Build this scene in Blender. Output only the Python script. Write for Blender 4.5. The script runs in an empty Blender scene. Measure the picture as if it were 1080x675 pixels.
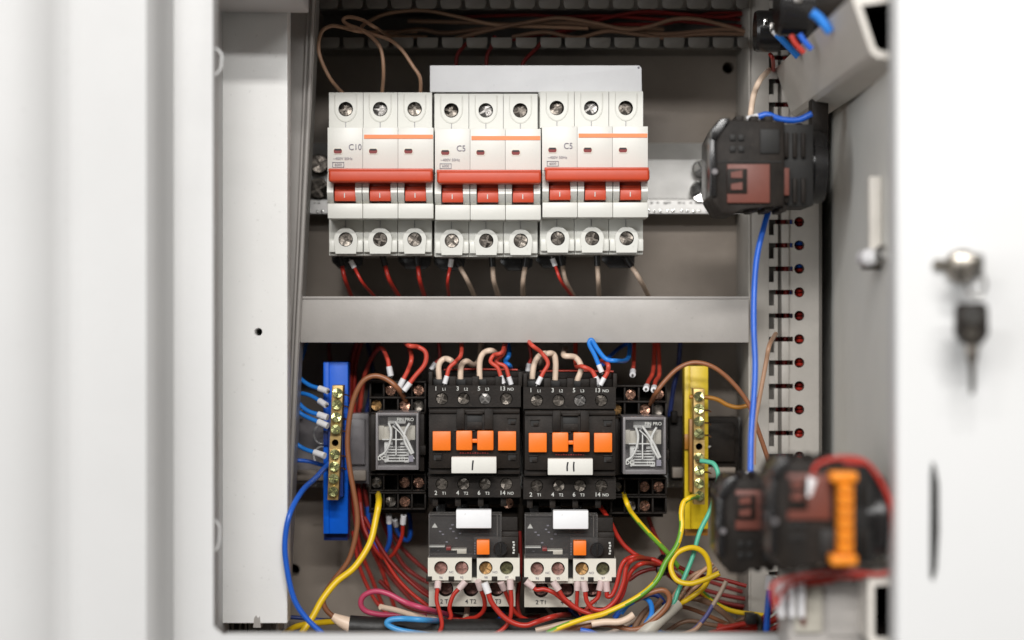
import bpy, bmesh, math, random
from mathutils import Vector, Matrix
random.seed(7)
C = bpy.context.scene
COL = C.collection
K = 0.000482            # metres per photo pixel at one metre
def P(px, py, Y): return Vector(((px-540)*Y*K, Y, (337.5-py)*Y*K))
def R(d): return math.radians(d)

# ------------------------------------------------------------------ materials
MATS = {}
def mat(name, col, rough=0.5, metal=0.0, var=0.06, bump=0.0, nscale=60, col2=None, spec=0.5, alpha=1.0, bscale=900, dirt=0.0, coat=0.0, aniso=None):
    m = bpy.data.materials.new(name); m.use_nodes = True
    nt = m.node_tree; n = nt.nodes; l = nt.links
    b = n['Principled BSDF']
    b.inputs['Metallic'].default_value = metal
    b.inputs['Specular IOR Level'].default_value = spec
    b.inputs['Coat Weight'].default_value = coat
    tc = n.new('ShaderNodeTexCoord')
    mp = n.new('ShaderNodeMapping'); l.new(tc.outputs['Object'], mp.inputs['Vector'])
    if aniso: mp.inputs['Scale'].default_value = aniso
    no = n.new('ShaderNodeTexNoise'); no.inputs['Scale'].default_value = nscale; no.inputs['Detail'].default_value = 6
    no.inputs['Roughness'].default_value = 0.62
    l.new(mp.outputs[0], no.inputs['Vector'])
    mix = n.new('ShaderNodeMix'); mix.data_type = 'RGBA'
    c2 = col2 or tuple(max(0, c*(1-2.2*var)) for c in col)
    c1 = col if col2 else tuple(min(1, c*(1+var)) for c in col)
    mix.inputs['A'].default_value = (*c1, 1); mix.inputs['B'].default_value = (*c2, 1)
    mr = n.new('ShaderNodeMapRange'); mr.inputs['From Min'].default_value = 0.3; mr.inputs['From Max'].default_value = 0.72
    l.new(no.outputs['Fac'], mr.inputs['Value']); l.new(mr.outputs[0], mix.inputs['Factor'])
    out = mix.outputs['Result']
    if dirt > 0:
        d = n.new('ShaderNodeTexNoise'); d.inputs['Scale'].default_value = 420; d.inputs['Detail'].default_value = 3
        l.new(tc.outputs['Object'], d.inputs['Vector'])
        dr = n.new('ShaderNodeMapRange'); dr.inputs['From Min'].default_value = 0.68; dr.inputs['From Max'].default_value = 0.76
        dr.inputs['To Max'].default_value = dirt
        l.new(d.outputs['Fac'], dr.inputs['Value'])
        m2 = n.new('ShaderNodeMix'); m2.data_type = 'RGBA'; m2.inputs['B'].default_value = (0.09, 0.075, 0.06, 1)
        l.new(out, m2.inputs['A']); l.new(dr.outputs[0], m2.inputs['Factor']); out = m2.outputs['Result']
    l.new(out, b.inputs['Base Color'])
    rr = n.new('ShaderNodeMapRange'); rr.inputs['To Min'].default_value = max(0.03, rough-0.1); rr.inputs['To Max'].default_value = min(1, rough+0.12)
    l.new(no.outputs['Fac'], rr.inputs['Value']); l.new(rr.outputs[0], b.inputs['Roughness'])
    if bump > 0:
        bn = n.new('ShaderNodeTexNoise'); bn.inputs['Scale'].default_value = bscale; bn.inputs['Detail'].default_value = 2
        l.new(tc.outputs['Object'], bn.inputs['Vector'])
        bp = n.new('ShaderNodeBump'); bp.inputs['Strength'].default_value = bump; bp.inputs['Distance'].default_value = 0.0004
        l.new(bn.outputs['Fac'], bp.inputs['Height']); l.new(bp.outputs[0], b.inputs['Normal'])
    if alpha < 1: b.inputs['Alpha'].default_value = alpha
    MATS[name] = m
    return m
M = MATS
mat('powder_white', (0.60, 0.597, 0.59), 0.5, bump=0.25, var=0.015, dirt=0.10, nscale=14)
mat('powder_lit', (0.74, 0.74, 0.735), 0.5, bump=0.25, var=0.01, nscale=14)  # same white paint, stronger light on the right door put into its colour
mat('plate_grey', (0.29, 0.243, 0.20), 0.5, bump=0.3, var=0.07, nscale=22, dirt=0.25)
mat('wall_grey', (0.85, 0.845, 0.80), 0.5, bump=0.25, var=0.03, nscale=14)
mat('duct_white', (0.90, 0.895, 0.875), 0.45, bump=0.12, var=0.02, dirt=0.12, nscale=18)
mat('duct_grey', (0.42, 0.395, 0.37), 0.42, bump=0.1, var=0.04, dirt=0.12)
mat('duct_side', (0.46, 0.43, 0.39), 0.5, bump=0.1, var=0.05, dirt=0.15)
mat('duct_shade', (0.135, 0.122, 0.105), 0.5, bump=0.1, var=0.06)
mat('plastic_white', (0.69, 0.685, 0.635), 0.36, bump=0.06, var=0.015, dirt=0.1, nscale=40)
mat('plastic_cream', (0.72, 0.69, 0.60), 0.4, bump=0.06, var=0.03, dirt=0.15, nscale=60)
mat('plastic_beige', (0.50, 0.47, 0.40), 0.45, bump=0.08, var=0.05, dirt=0.15)
mat('card_white', (0.84, 0.84, 0.85), 0.6, var=0.02, dirt=0.15)
mat('label_white', (0.74, 0.725, 0.67), 0.5, var=0.02)
mat('black_plastic', (0.018, 0.0135, 0.0105), 0.55, bump=0.25, var=0.25, nscale=90, dirt=0.25, spec=0.22)
mat('black_deep', (0.010, 0.009, 0.008), 0.6, var=0.1)
mat('black_gloss', (0.016, 0.015, 0.015), 0.22, var=0.1)
mat('black_rubber', (0.016, 0.015, 0.014), 0.5, var=0.25, bump=0.4, bscale=500)
mat('toggle_red', (0.56, 0.062, 0.02), 0.42, var=0.04, bump=0.05, dirt=0.1)
mat('toggle_dark', (0.42, 0.045, 0.018), 0.4, var=0.05)
mat('stripe_orange', (0.88, 0.27, 0.10), 0.5, var=0.03)
mat('window_red', (0.20, 0.012, 0.01), 0.35, var=0.1)
mat('orange_plastic', (0.90, 0.19, 0.012), 0.4, var=0.03, bump=0.05, dirt=0.1)
mat('orange_tab', (0.88, 0.27, 0.012), 0.45, var=0.05)
mat('ink_grey', (0.22, 0.21, 0.25), 0.6)
mat('ink_black', (0.02, 0.02, 0.025), 0.6)
mat('ink_white', (0.62, 0.62, 0.58), 0.6)
mat('screw_steel', (0.30, 0.285, 0.27), 0.34, 1.0, var=0.35, nscale=500, bump=0.2, bscale=900)
mat('screw_dark', (0.17, 0.15, 0.13), 0.36, 1.0, var=0.4, nscale=500, bump=0.2, bscale=900)
mat('screw_copper', (0.50, 0.28, 0.20), 0.25, 1.0, var=0.4, nscale=500, bump=0.3, bscale=900)
mat('screw_rose', (0.36, 0.19, 0.16), 0.4, 0.7, var=0.3, nscale=600)
mat('screw_gold', (0.34, 0.19, 0.07), 0.42, 0.7, var=0.4, nscale=600)
mat('screw_olive', (0.15, 0.14, 0.07), 0.35, 0.7, var=0.4, nscale=600)
mat('brass', (0.50, 0.34, 0.13), 0.4, 0.6, var=0.12, nscale=150, bump=0.15, dirt=0.3)
mat('zinc_green', (0.55, 0.56, 0.26), 0.26, 0.9, var=0.4, nscale=500, bump=0.2, bscale=1400)
mat('zinc_rail', (0.60, 0.59, 0.57), 0.42, 0.3, var=0.08, nscale=40, bump=0.1)
mat('rail_profile', (0.70, 0.66, 0.60), 0.5, 0.0, var=0.1, nscale=25, bump=0.2, aniso=(1, .25, 1))
mat('chrome', (0.80, 0.79, 0.77), 0.12, 1.0, var=0.05)
mat('key_nickel', (0.34, 0.31, 0.27), 0.25, 1.0, var=0.15)
mat('blue_plastic', (0.003, 0.13, 0.74), 0.4, spec=0.25, var=0.1, nscale=40, bump=0.1, dirt=0.1)
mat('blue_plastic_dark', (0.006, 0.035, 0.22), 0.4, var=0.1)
mat('yellow_plastic', (0.70, 0.50, 0.012), 0.38, var=0.08, nscale=40, bump=0.1, dirt=0.12)
mat('terracotta', (0.17, 0.05, 0.034), 0.5, var=0.08)
mat('clear_cover', (0.30, 0.29, 0.29), 0.12, var=0.05, alpha=0.07, spec=0.5)
mat('smoke_cover', (0.30, 0.28, 0.26), 0.18, var=0.1, alpha=0.25, spec=0.8)
mat('smoke_grey', (0.27, 0.25, 0.255), 0.35, var=0.15, nscale=60, alpha=0.85)
mat('coil_white', (0.75, 0.75, 0.72), 0.5, var=0.1, nscale=200)
mat('w_red', (0.46, 0.028, 0.016), 0.36, var=0.08)
mat('w_redlight', (0.62, 0.075, 0.045), 0.36, var=0.06)
mat('w_darkred', (0.24, 0.014, 0.010), 0.4, var=0.1)
mat('w_blue', (0.015, 0.12, 0.60), 0.34, var=0.08)
mat('w_azure', (0.02, 0.22, 0.72), 0.34, var=0.08)
mat('w_sky', (0.06, 0.32, 0.66), 0.36, var=0.08)
mat('w_navy', (0.012, 0.03, 0.16), 0.4, var=0.1)
mat('w_brown', (0.30, 0.115, 0.05), 0.38, var=0.08)
mat('w_tan', (0.46, 0.27, 0.17), 0.42, var=0.08)
mat('w_tandark', (0.25, 0.14, 0.085), 0.45, var=0.1)
mat('w_cream', (0.78, 0.60, 0.46), 0.42, var=0.05)
mat('w_beige', (0.50, 0.38, 0.29), 0.45, var=0.1)
mat('w_yellow', (0.85, 0.56, 0.012), 0.36, var=0.05)
mat('w_green', (0.14, 0.36, 0.03), 0.38, var=0.08)
mat('w_mint', (0.10, 0.48, 0.32), 0.38, var=0.06)
mat('w_pink', (0.52, 0.06, 0.13), 0.38, var=0.06)
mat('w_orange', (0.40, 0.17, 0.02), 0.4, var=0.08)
mat('w_violet', (0.12, 0.12, 0.30), 0.4, var=0.1)
mat('w_grey', (0.20, 0.18, 0.15), 0.45, var=0.1)
mat('w_black', (0.012, 0.011, 0.011), 0.4, var=0.1)
mat('ferrule_white', (0.80, 0.79, 0.80), 0.4, var=0.03)
mat('ferrule_pink', (0.66, 0.52, 0.50), 0.4, var=0.05)
mat('ferrule_black', (0.016, 0.015, 0.015), 0.35, var=0.1)

# ------------------------------------------------------------------ mesh builder
class MB:
    def __init__(s): s.v = []; s.f = []; s.m = []; s.names = []
    def mi(s, name):
        if name not in s.names: s.names.append(name)
        return s.names.index(name)
    def add(s, vs, fs, m):
        o = len(s.v); k = s.mi(m)
        s.v += [Vector(v) for v in vs]
        for f in fs: s.f.append([i+o for i in f]); s.m.append(k)
    def addbm(s, bm, m):
        bm.verts.ensure_lookup_table(); bm.verts.index_update()
        s.add([v.co.copy() for v in bm.verts], [[v.index for v in f.verts] for f in bm.faces], m); bm.free()
    def hexa(s, c, m, bev=0, seg=2):
        """c: 8 corners: front 4 (ccw from bottom-left) then back 4"""
        bm = bmesh.new(); vs = [bm.verts.new(p) for p in c]
        for f in ((0,1,2,3),(7,6,5,4),(0,4,5,1),(1,5,6,2),(2,6,7,3),(3,7,4,0)): bm.faces.new([vs[i] for i in f])
        if bev > 0: bmesh.ops.bevel(bm, geom=bm.edges[:], offset=bev, segments=seg, affect='EDGES', profile=0.5, clamp_overlap=True)
        s.addbm(bm, m)
    def boxw(s, x0, x1, y0, y1, z0, z1, m, bev=0, seg=2):
        s.hexa([(x0,y0,z0),(x1,y0,z0),(x1,y0,z1),(x0,y0,z1),(x0,y1,z0),(x1,y1,z0),(x1,y1,z1),(x0,y1,z1)], m, bev, seg)
    def box(s, px0, py0, px1, py1, Yf, Yb, m, bev=0.5, seg=2):
        a = P(px0, py1, Yf); b = P(px1, py0, Yf)
        s.boxw(a.x, b.x, Yf, Yb, a.z, b.z, m, bev*K*Yf, seg)
    def prism(s, pts, Yf, Yb, m, bev=0):
        f = [P(x, y, Yf) for x, y in pts]; n = len(f)
        bm = bmesh.new(); a = [bm.verts.new(p) for p in f]; b = [bm.verts.new((p.x, Yb, p.z)) for p in f]
        bm.faces.new(a); bm.faces.new(b[::-1])
        for i in range(n): j = (i+1) % n; bm.faces.new((a[i], b[i], b[j], a[j]))
        if bev > 0: bmesh.ops.bevel(bm, geom=bm.edges[:], offset=bev*K*Yf, segments=2, affect='EDGES', profile=0.5, clamp_overlap=True)
        s.addbm(bm, m)
    def profx(s, prof, px0, px1, Yr, m):
        """prof: list of (py, Y) swept along X; closed polygon"""
        xa = (px0-540)*Yr*K; xb = (px1-540)*Yr*K; n = len(prof)
        pts = [P(540, y, Y) for y, Y in prof]
        vs = [(xa, p.y, p.z) for p in pts]+[(xb, p.y, p.z) for p in pts]
        fs = [(i, (i+1) % n, n+(i+1) % n, n+i) for i in range(n)]+[tuple(range(n))[::-1], tuple(range(n, 2*n))]
        s.add(vs, fs, m)
    def holed(s, poly, cx, cy, r, Yf, Yb, m, min_=None, hb=None, n=28, outer=True):
        """star-shaped polygon plate (px) with round hole, walls back to Yb, hole floor at hb"""
        angs = sorted(set([round(2*math.pi*i/n, 5) for i in range(n)]+[round(math.atan2(y-cy, x-cx) % (2*math.pi), 5) for x, y in poly]))
        def hit(a):
            dx, dy = math.cos(a), math.sin(a); best = None
            for i in range(len(poly)):
                x1, y1 = poly[i]; x2, y2 = poly[(i+1) % len(poly)]
                ex, ey = x2-x1, y2-y1; d = dx*ey-dy*ex
                if abs(d) < 1e-9: continue
                t = ((x1-cx)*ey-(y1-cy)*ex)/d; u = ((x1-cx)*dy-(y1-cy)*dx)/d
                if t > 0 and -1e-4 <= u <= 1.0001 and (best is None or t < best): best = t
            return cx+dx*best, cy+dy*best
        o = [P(*hit(a), Yf) for a in angs]; c = [P(cx+r*math.cos(a), cy+r*math.sin(a), Yf) for a in angs]
        N = len(angs)
        s.add(o+c, [(i, (i+1) % N, N+(i+1) % N, N+i) for i in range(N)], m)
        hb = hb or Yb
        c2 = [Vector((p.x, hb, p.z)) for p in c]
        s.add(c+c2, [(i, (i+1) % N, N+(i+1) % N, N+i) for i in range(N)], min_ or m)
        s.add(c2, [tuple(range(N))], 'black_deep')
        if outer:
            o2 = [Vector((p.x, Yb, p.z)) for p in o]
            s.add(o+o2, [(i, (i+1) % N, N+(i+1) % N, N+i) for i in range(N)], m)
    def rholed(s, x0, y0, x1, y1, cx, cy, r, Yf, Yb, m, min_=None, hb=None):
        s.holed([(x0,y0),(x1,y0),(x1,y1),(x0,y1)], cx, cy, r, Yf, Yb, m, min_, hb)
    def cyl(s, cx, cy, r, Yf, Yb, m, n=24, ch=0.0, r2=None):
        """axis along depth, optional front chamfer (px)"""
        def ring(rr, Y): return [P(cx, cy, Yf)+Vector((math.cos(2*math.pi*i/n)*rr*K*Yf, Y-Yf, math.sin(2*math.pi*i/n)*rr*K*Yf)) for i in range(n)]
        rings = ([ring(r-ch, Yf), ring(r, Yf+ch*K)] if ch > 0 else [ring(r, Yf)])+[ring(r2 or r, Yb)]
        vs = sum(rings, []); fs = []
        for k in range(len(rings)-1):
            for i in range(n): j = (i+1) % n; fs.append((k*n+i, k*n+j, (k+1)*n+j, (k+1)*n+i))
        fs.append(tuple(range(n))); fs.append(tuple(range((len(rings)-1)*n, len(rings)*n))[::-1])
        s.add(vs, fs, m)
    def screw(s, cx, cy, r, Yf, m, rot=None, slot=0.19, sd=0.0011, fill='black_deep'):
        """pan head with a crosshead recess: base disc plus four raised sectors"""
        rot = random.uniform(0, math.pi/2) if rot is None else rot
        s.cyl(cx, cy, r, Yf+sd, Yf+sd+0.003, m, 24)
        c = P(cx, cy, Yf); w = r*slot
        for q in range(4):
            a0 = rot+q*math.pi/2; pts = []
            ins = [(w, w*2.4), (w*1.25, w*1.25), (w*2.4, w)] if True else [(w, w)]
            a1 = math.asin(min(1, w/r)); st = [(math.cos(a1+(math.pi/2-2*a1)*k/6)*r*0.98, math.sin(a1+(math.pi/2-2*a1)*k/6)*r*0.98) for k in range(7)]
            pts = [(w, w)]+st
            f = []; bk = []; tx, tz = random.uniform(-.25, .25), random.uniform(-.25, .25)
            for k, (x, y) in enumerate(pts):
                X = x*math.cos(a0)-y*math.sin(a0); Z = x*math.sin(a0)+y*math.cos(a0)
                d = 0.0004+(X*tx+Z*tz)*K*.9
                f.append(c+Vector((X*K*Yf, d, Z*K*Yf))); bk.append(c+Vector((X*K*Yf, sd+0.0001, Z*K*Yf)))
            n = len(f)
            s.add(f+bk, [tuple(range(n))]+[(i, (i+1) % n, n+(i+1) % n, n+i) for i in range(n)], m)
    def text(s, t, cx, cy, h, Yf, m, rot=0, sx=1.0, fat=0.0):
        cu = bpy.data.curves.new('t', 'FONT'); cu.body = t; cu.align_x = 'CENTER'; cu.align_y = 'CENTER'; cu.offset = fat
        cu.resolution_u = 3
        ob = bpy.data.objects.new('t', cu); COL.objects.link(ob)
        dg = bpy.context.evaluated_depsgraph_get(); me = bpy.data.meshes.new_from_object(ob.evaluated_get(dg))
        sc = h*K*Yf/0.70; c = P(cx, cy, Yf); ca, sa = math.cos(rot), math.sin(rot)
        vs = []
        for v in me.vertices:
            x, z = v.co.x*sc*sx, v.co.y*sc
            vs.append(c+Vector((x*ca-z*sa, 0, x*sa+z*ca)))
        s.add(vs, [list(p.vertices) for p in me.polygons], m)
        bpy.data.objects.remove(ob); bpy.data.curves.remove(cu); bpy.data.meshes.remove(me)
    def tube(s, pts, r, m, m2=None, sides=10, sub=6, cap=True, smooth=True, twist=0.24, m2n=10**6):
        """pts are world Vectors, r in metres"""
        if smooth and len(pts) > 2:
            q = [pts[0]*2-pts[1]]+list(pts)+[pts[-1]*2-pts[-2]]; path = []
            for i in range(1, len(q)-2):
                p0, p1, p2, p3 = q[i-1], q[i], q[i+1], q[i+2]
                for k in range(sub):
                    t = k/sub; path.append(0.5*((2*p1)+(p2-p0)*t+(2*p0-5*p1+4*p2-p3)*t*t+(3*p1-p0-3*p2+p3)*t**3))
            path.append(q[-2])
        else: path = list(pts)
        n = len(path); t0 = (path[1]-path[0]).normalized()
        u = t0.orthogonal().normalized(); vs = []
        rr = r if isinstance(r, (list, tuple)) else None
        for i, p in enumerate(path):
            t = (path[min(i+1, n-1)]-path[max(i-1, 0)]).normalized()
            u = (u-t*u.dot(t)).normalized(); w = t.cross(u)
            ri = rr[0]+(rr[1]-rr[0])*i/(n-1) if rr else r
            for k in range(sides):
                a = 2*math.pi*k/sides; vs.append(p+(u*math.cos(a)+w*math.sin(a))*ri)
        A = []; B = []
        for i in range(n-1):
            for k in range(sides):
                j = (k+1) % sides; f = (i*sides+k, i*sides+j, (i+1)*sides+j, (i+1)*sides+k)
                sec = (k+int(i*twist)) % sides
                (B if (m2 and i < m2n and sec < sides*0.5) else A).append(f)
        if cap: A.append(tuple(range(sides))[::-1]); A.append(tuple(range((n-1)*sides, n*sides)))
        o = len(s.v); s.v += vs; k = s.mi(m)
        for f in A: s.f.append([i+o for i in f]); s.m.append(k)
        if m2:
            k = s.mi(m2)
            for f in B: s.f.append([i+o for i in f]); s.m.append(k)
    def ptube(s, pts, rpx, m, Y=1.0, **kw):
        s.tube([P(p[0], p[1], p[2] if len(p) > 2 else Y) for p in pts], rpx*K, m, **kw)
    def build(s, name, parent=None, ang=38):
        me = bpy.data.meshes.new(name)
        org = parent['_w'] if parent is not None else None
        if org is None:
            xs = [v.x for v in s.v]; ys = [v.y for v in s.v]; zs = [v.z for v in s.v]
            loc = Vector(((min(xs)+max(xs))/2, (min(ys)+max(ys))/2, min(zs)))
        else: loc = Vector(org)
        me.from_pydata([v-loc for v in s.v], [], s.f)
        for n_ in s.names: me.materials.append(M[n_])
        me.polygons.foreach_set('material_index', s.m)
        bm = bmesh.new(); bm.from_mesh(me); bmesh.ops.recalc_face_normals(bm, faces=bm.faces); bm.to_mesh(me); bm.free()
        me.shade_smooth(); me.set_sharp_from_angle(angle=R(ang)); me.update()
        o = bpy.data.objects.new(name, me); COL.objects.link(o)
        if parent is not None: o.parent = parent; o['_w'] = tuple(loc)
        else: o.location = loc; o['_w'] = tuple(loc)
        return o
def tag(o, label=None, cat=None, group=None, kind=None):
    if label: o['label'] = label
    if cat: o['category'] = cat
    if group: o['group'] = group
    if kind: o['kind'] = kind
    return o
def thing(name, px, py, Y, label, cat, group=None):
    o = bpy.data.objects.new(name, None); COL.objects.link(o); o.location = P(px, py, Y); o['_w'] = tuple(o.location)
    o.empty_display_size = 0.01
    return tag(o, label, cat, group)
def copy_tree(o, off=None, parent=None):
    c = o.copy(); COL.objects.link(c)
    if parent is not None: c.parent = parent
    if off is not None: c.location = o.location+off
    for ch in list(o.children): copy_tree(ch, None, c)
    return c
def D(dx, dy, Y=1.0): return Vector((dx*K*Y, 0, -dy*K*Y))

# ------------------------------------------------------------------ cabinet
cab = thing('electrical_cabinet', 545, 690, 1.0, 'open white steel control cabinet that holds all the wiring and devices', 'cabinet')
FY = 0.883
m = MB()                                   # shell: top, bottom, left side, back
xl = P(205, 0, FY).x; xr = P(868, 0, 1.10).x+0.004
ztop = 0.181; zbot = -0.168
m.boxw(xl-0.002, 0.30, FY+0.004, 1.13, ztop, ztop+0.004, 'powder_white')
m.boxw(xl-0.002, xr+0.02, FY+0.004, 1.13, zbot-0.004, zbot, 'plate_grey')
m.boxw(xl-0.004, xl, FY+0.004, 1.13, zbot-0.004, ztop, 'powder_white')
m.boxw(xl-0.004, xr+0.02, 1.13, 1.134, zbot-0.02, ztop+0.004, 'black_deep')
m.build('shell', cab)
m = MB()                                   # mounting plate with two fixing holes
def band(y0, y1, hole=None):
    if hole:
        cx, cy, r = hole
        m.box(215, y0, cx-30, y1, 1.09, 1.093, 'plate_grey', 0); m.box(cx+30, y0, 872, y1, 1.09, 1.093, 'plate_grey', 0)
        m.rholed(cx-30, y0, cx+30, y1, cx, cy, r, 1.09, 1.093, 'plate_grey', hb=1.12)
    else: m.box(215, y0, 872, y1, 1.09, 1.093, 'plate_grey', 0)
band(-40, 50); band(50, 92, (768, 71.5, 6.3)); band(92, 580); band(580, 620.5, (310, 601, 6.4)); band(620.5, 657)
m.box(640, 118, 776, 237, 1.0885, 1.0898, 'plate_grey', 0.4)
m.box(330, 552, 640, 553.2, 1.0892, 1.0898, 'plate_grey', 0)
m.prism([(423,24),(446,24),(449,29),(446,34),(423,34),(420,29)], 1.0893, 1.0898, 'plate_grey')
m.cyl(423, 29, 5, 1.089, 1.0898, 'black_deep')
m.build('mounting_plate', cab)
m = MB()                                   # front frame round the opening (left stile + bottom rail with rounded corner)
arc = [(225+9-9*math.cos(t), 669.5-9+9*math.sin(t)) for t in [R(a) for a in (0, 18, 36, 54, 72, 90)]]
pts = [(171, -60), (225, -60)]+arc+[(965, 669.5), (965, 760), (171, 760)]
m.prism(pts, FY, FY+0.004, 'powder_white', 1.6)
m.box(222.5, -60, 226, 661, FY+0.003, FY+0.016, 'powder_white', 0.3)
m.box(236, 670, 962, 673.5, FY+0.003, FY+0.014, 'powder_white', 0.3)
for (y0, y1, b) in ((47, 82, 8), (545, 584, 6)):
    m.ptube([(225, y0), (226, y0+3), (225.5+b, y0+10), (225.5+b, (y0+y1)/2+2), (225.5+b-1, y1-9), (225, y1)], 1.5, 'powder_white', Y=FY+0.006)
m.build('front_frame', cab)
m = MB()                                   # block added above the left duct to throw the stepped shadow
m.boxw(P(200,0,.91).x, P(312,0,.91).x, .905, .9685, P(0,-9,.905).z, P(0,-9,.905).z+.02, 'powder_white', .0008)
m.build('shadow_block', cab)
m = MB()                                   # side wall, slightly toed in towards the front
def wallx(Y): return 0.172+(0.158-0.172)*(1.10-Y)/(1.10-0.80)
zt = 0.225; zb = -0.20
m.hexa([(wallx(.80),.80,zb),(wallx(.80)+.002,.80,zb),(wallx(.80)+.002,.80,zt),(wallx(.80),.80,zt),
        (wallx(1.13),1.13,zb),(wallx(1.13)+.002,1.13,zb),(wallx(1.13)+.002,1.13,zt),(wallx(1.13),1.13,zt)], 'wall_grey')
m.build('side_wall', cab)
m = MB()                                   # right panel with lock
m.boxw(P(945.5,0,.78).x, 0.34, .78, .799, -0.22, 0.22, 'powder_lit', 0.003, 4)
rp = tag(m.build('door', cab), 'white right hand door with lock and keys')
m = MB()
m.prism([(983,487),(986,490),(990,510),(990.5,560),(988,600),(984,613),(981,608),(981,560),(981.5,500)], .7793, .7799, 'black_deep')
m.build('handle_slot', rp)
m = MB()
m.cyl(1016, 281, 18, .7745, .7799, 'key_nickel', 32, 2)
m.cyl(1016, 281, 11, .772, .7755, 'key_nickel', 24, 1)
m.cyl(991, 279, 6, .776, .7799, 'key_nickel', 20, 1.5)
m.build('lock', rp)
m = MB()                                   # left door leaf seen edge-on: two folded panels
prof = [(-260,.842),(4,.8465),(20,.8475),(40,.850),(56,.8545),(65,.8575),(68,.8578),(71,.8585),(78,.8594),(90,.8597),(154,.8600),(159,.862),(164,.866),(168,.872),(171,.880),(178,.8872)]
fr = [(P(x,0,.86).x, y) for x, y in prof]; bk = [(x, y+.0025) for x, y in fr][::-1]; al = fr+bk; n = len(al)
m.add([(x, y, -.22) for x, y in al]+[(x, y, .22) for x, y in al], [(i, (i+1) % n, n+(i+1) % n, n+i) for i in range(n)]+[(i, i+1, n-2-i, n-1-i) for i in range(len(fr)-1)]+[(n+i, n+i+1, 2*n-2-i, 2*n-1-i) for i in range(len(fr)-1)], 'powder_white')
tag(m.build('door', cab), 'folded open left hand door seen from its edge')

# ------------------------------------------------------------------ ducts, strips and rails
m = MB()
m.box(228, -30, 302, 657, 0.970, 0.9725, 'duct_white', 0.5)
mm = []
dv = thing('cable_duct', 265, 657, 1.0, 'wide white closed vertical cable duct down the left side of the cabinet', 'cable duct')
m = MB()
def bandc(y0, y1, hole=None):
    if hole:
        m.box(228.4, y0, 252, y1, .97, .972, 'duct_white', 0); m.box(292, y0, 302, y1, .97, .972, 'duct_white', 0)
        m.rholed(252, y0, 292, y1, *hole, .97, .972, 'duct_white', hb=1.0)
    else: m.box(228.4, y0, 302, y1, .97, .972, 'duct_white', 0)
bandc(-30, 330); bandc(330, 370, (272.5, 350, 4.2)); bandc(370, 657)
m.box(301.4, -30, 303, 657, .9702, .985, 'duct_white', 0.2); m.box(227.6, -30, 229, 657, .9702, .985, 'duct_white', 0.2)
m.build('cover', dv)
m = MB()
m.box(231, -20, 234, 668, .986, 1.088, 'duct_grey', 0.2); m.box(291, -20, 294, 668, .986, 1.012, 'duct_grey', 0.2)
for x in (240, 244, 252, 258, 262): m.box(x, 640, x+2.2, 672, .99, 1.03, 'duct_shade', 0.2)
m.prism([(268,652),(270,649),(272,652),(274,650),(275,662),(267,662)], .9695, .98, 'duct_grey')
m.box(270, 642, 286, 676, 1.01, 1.04, 'duct_shade', 0.3)
m.build('base', dv)

m = MB()                                   # leaning grey strip
def leanp(pts, Y0, Y1, mt): m.prism(pts, Y0, Y1, mt)
leanp([(304,-10),(324,-10),(309,362),(301,664),(298,664),(302,200)], 1.012, 1.016, 'duct_grey')
m.ptube([(330.5,-10),(326,100),(319,250),(313,362),(306,520),(300.5,664)], 2.2, 'duct_grey', Y=1.008)
m.ptube([(326,-10),(321,100),(314.5,250),(309,362),(303,520),(299,664)], 1.6, 'duct_grey', Y=1.009)
m.prism([(324,-10),(334,-10),(329,100),(316,362),(301.5,664),(300,664),(309,362)], 1.012, 1.03, 'duct_grey')
tag(m.build('trim_strip'), 'narrow grey metal strip leaning beside the white vertical duct', 'trim strip')

tdp = thing('cable_duct', 560, 55, 1.06, 'dark slotted horizontal cable duct across the top of the plate', 'cable duct')
m = MB()
for row, (ya, yb) in enumerate(((-4, 9), (39.5, 50.5))):
    for i in range(18):
        x0 = 336+i*26-(0 if row else 1.5); x1 = min(x0+22, 789)
        if x0 > 786: continue
        m.prism([(x0,ya),(x1,ya),(x1,yb-4),(x1-1.2,yb-1.2),(x1-4,yb),(x0+4,yb),(x0+1.2,yb-1.2),(x0,yb-4)], 1.028, 1.030, 'duct_shade', 0.4)
        yy = ya+1
        a = P(x0+5, yy, 1.03); b = P(x1-5, yy, 1.03)
        if not row: a.z = b.z = P(0, -2, 1.03).z
        m.boxw(a.x, b.x, 1.0295, 1.066, a.z-0.0009, a.z, 'duct_shade')
    zz = P(0, 40.5 if row else -2, 1.03).z
    m.boxw(P(334,0,1.05).x, P(792,0,1.066).x, 1.062, 1.089, zz-0.0012, zz, 'duct_shade')
tdw = m.build('slotted_wall', tdp)
m = MB(); zz0 = P(0, 40, 1.03).z; m.boxw(P(334,0,1.05).x, P(792,0,1.066).x, 1.0868, 1.0885, zz0, P(0,-2,1.03).z, 'duct_shade')
m.build('duct_base', tdp)

m = MB()                                   # horizontal grey duct bar in the middle
bar = thing('cable_duct', 555, 362, 1.03, 'light grey closed horizontal cable duct between breakers and contactors', 'cable duct')
m.box(316, 313.5, 790, 361.5, 1.015, 1.034, 'duct_grey', 1.3)
m.box(316, 312.6, 790, 315.2, 1.0142, 1.03, 'duct_grey', 0.4)
m.build('cover', bar)
m = MB(); m.box(318, 317, 788, 358, 1.0345, 1.089, 'duct_shade', 0.3); m.build('base', bar)

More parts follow.
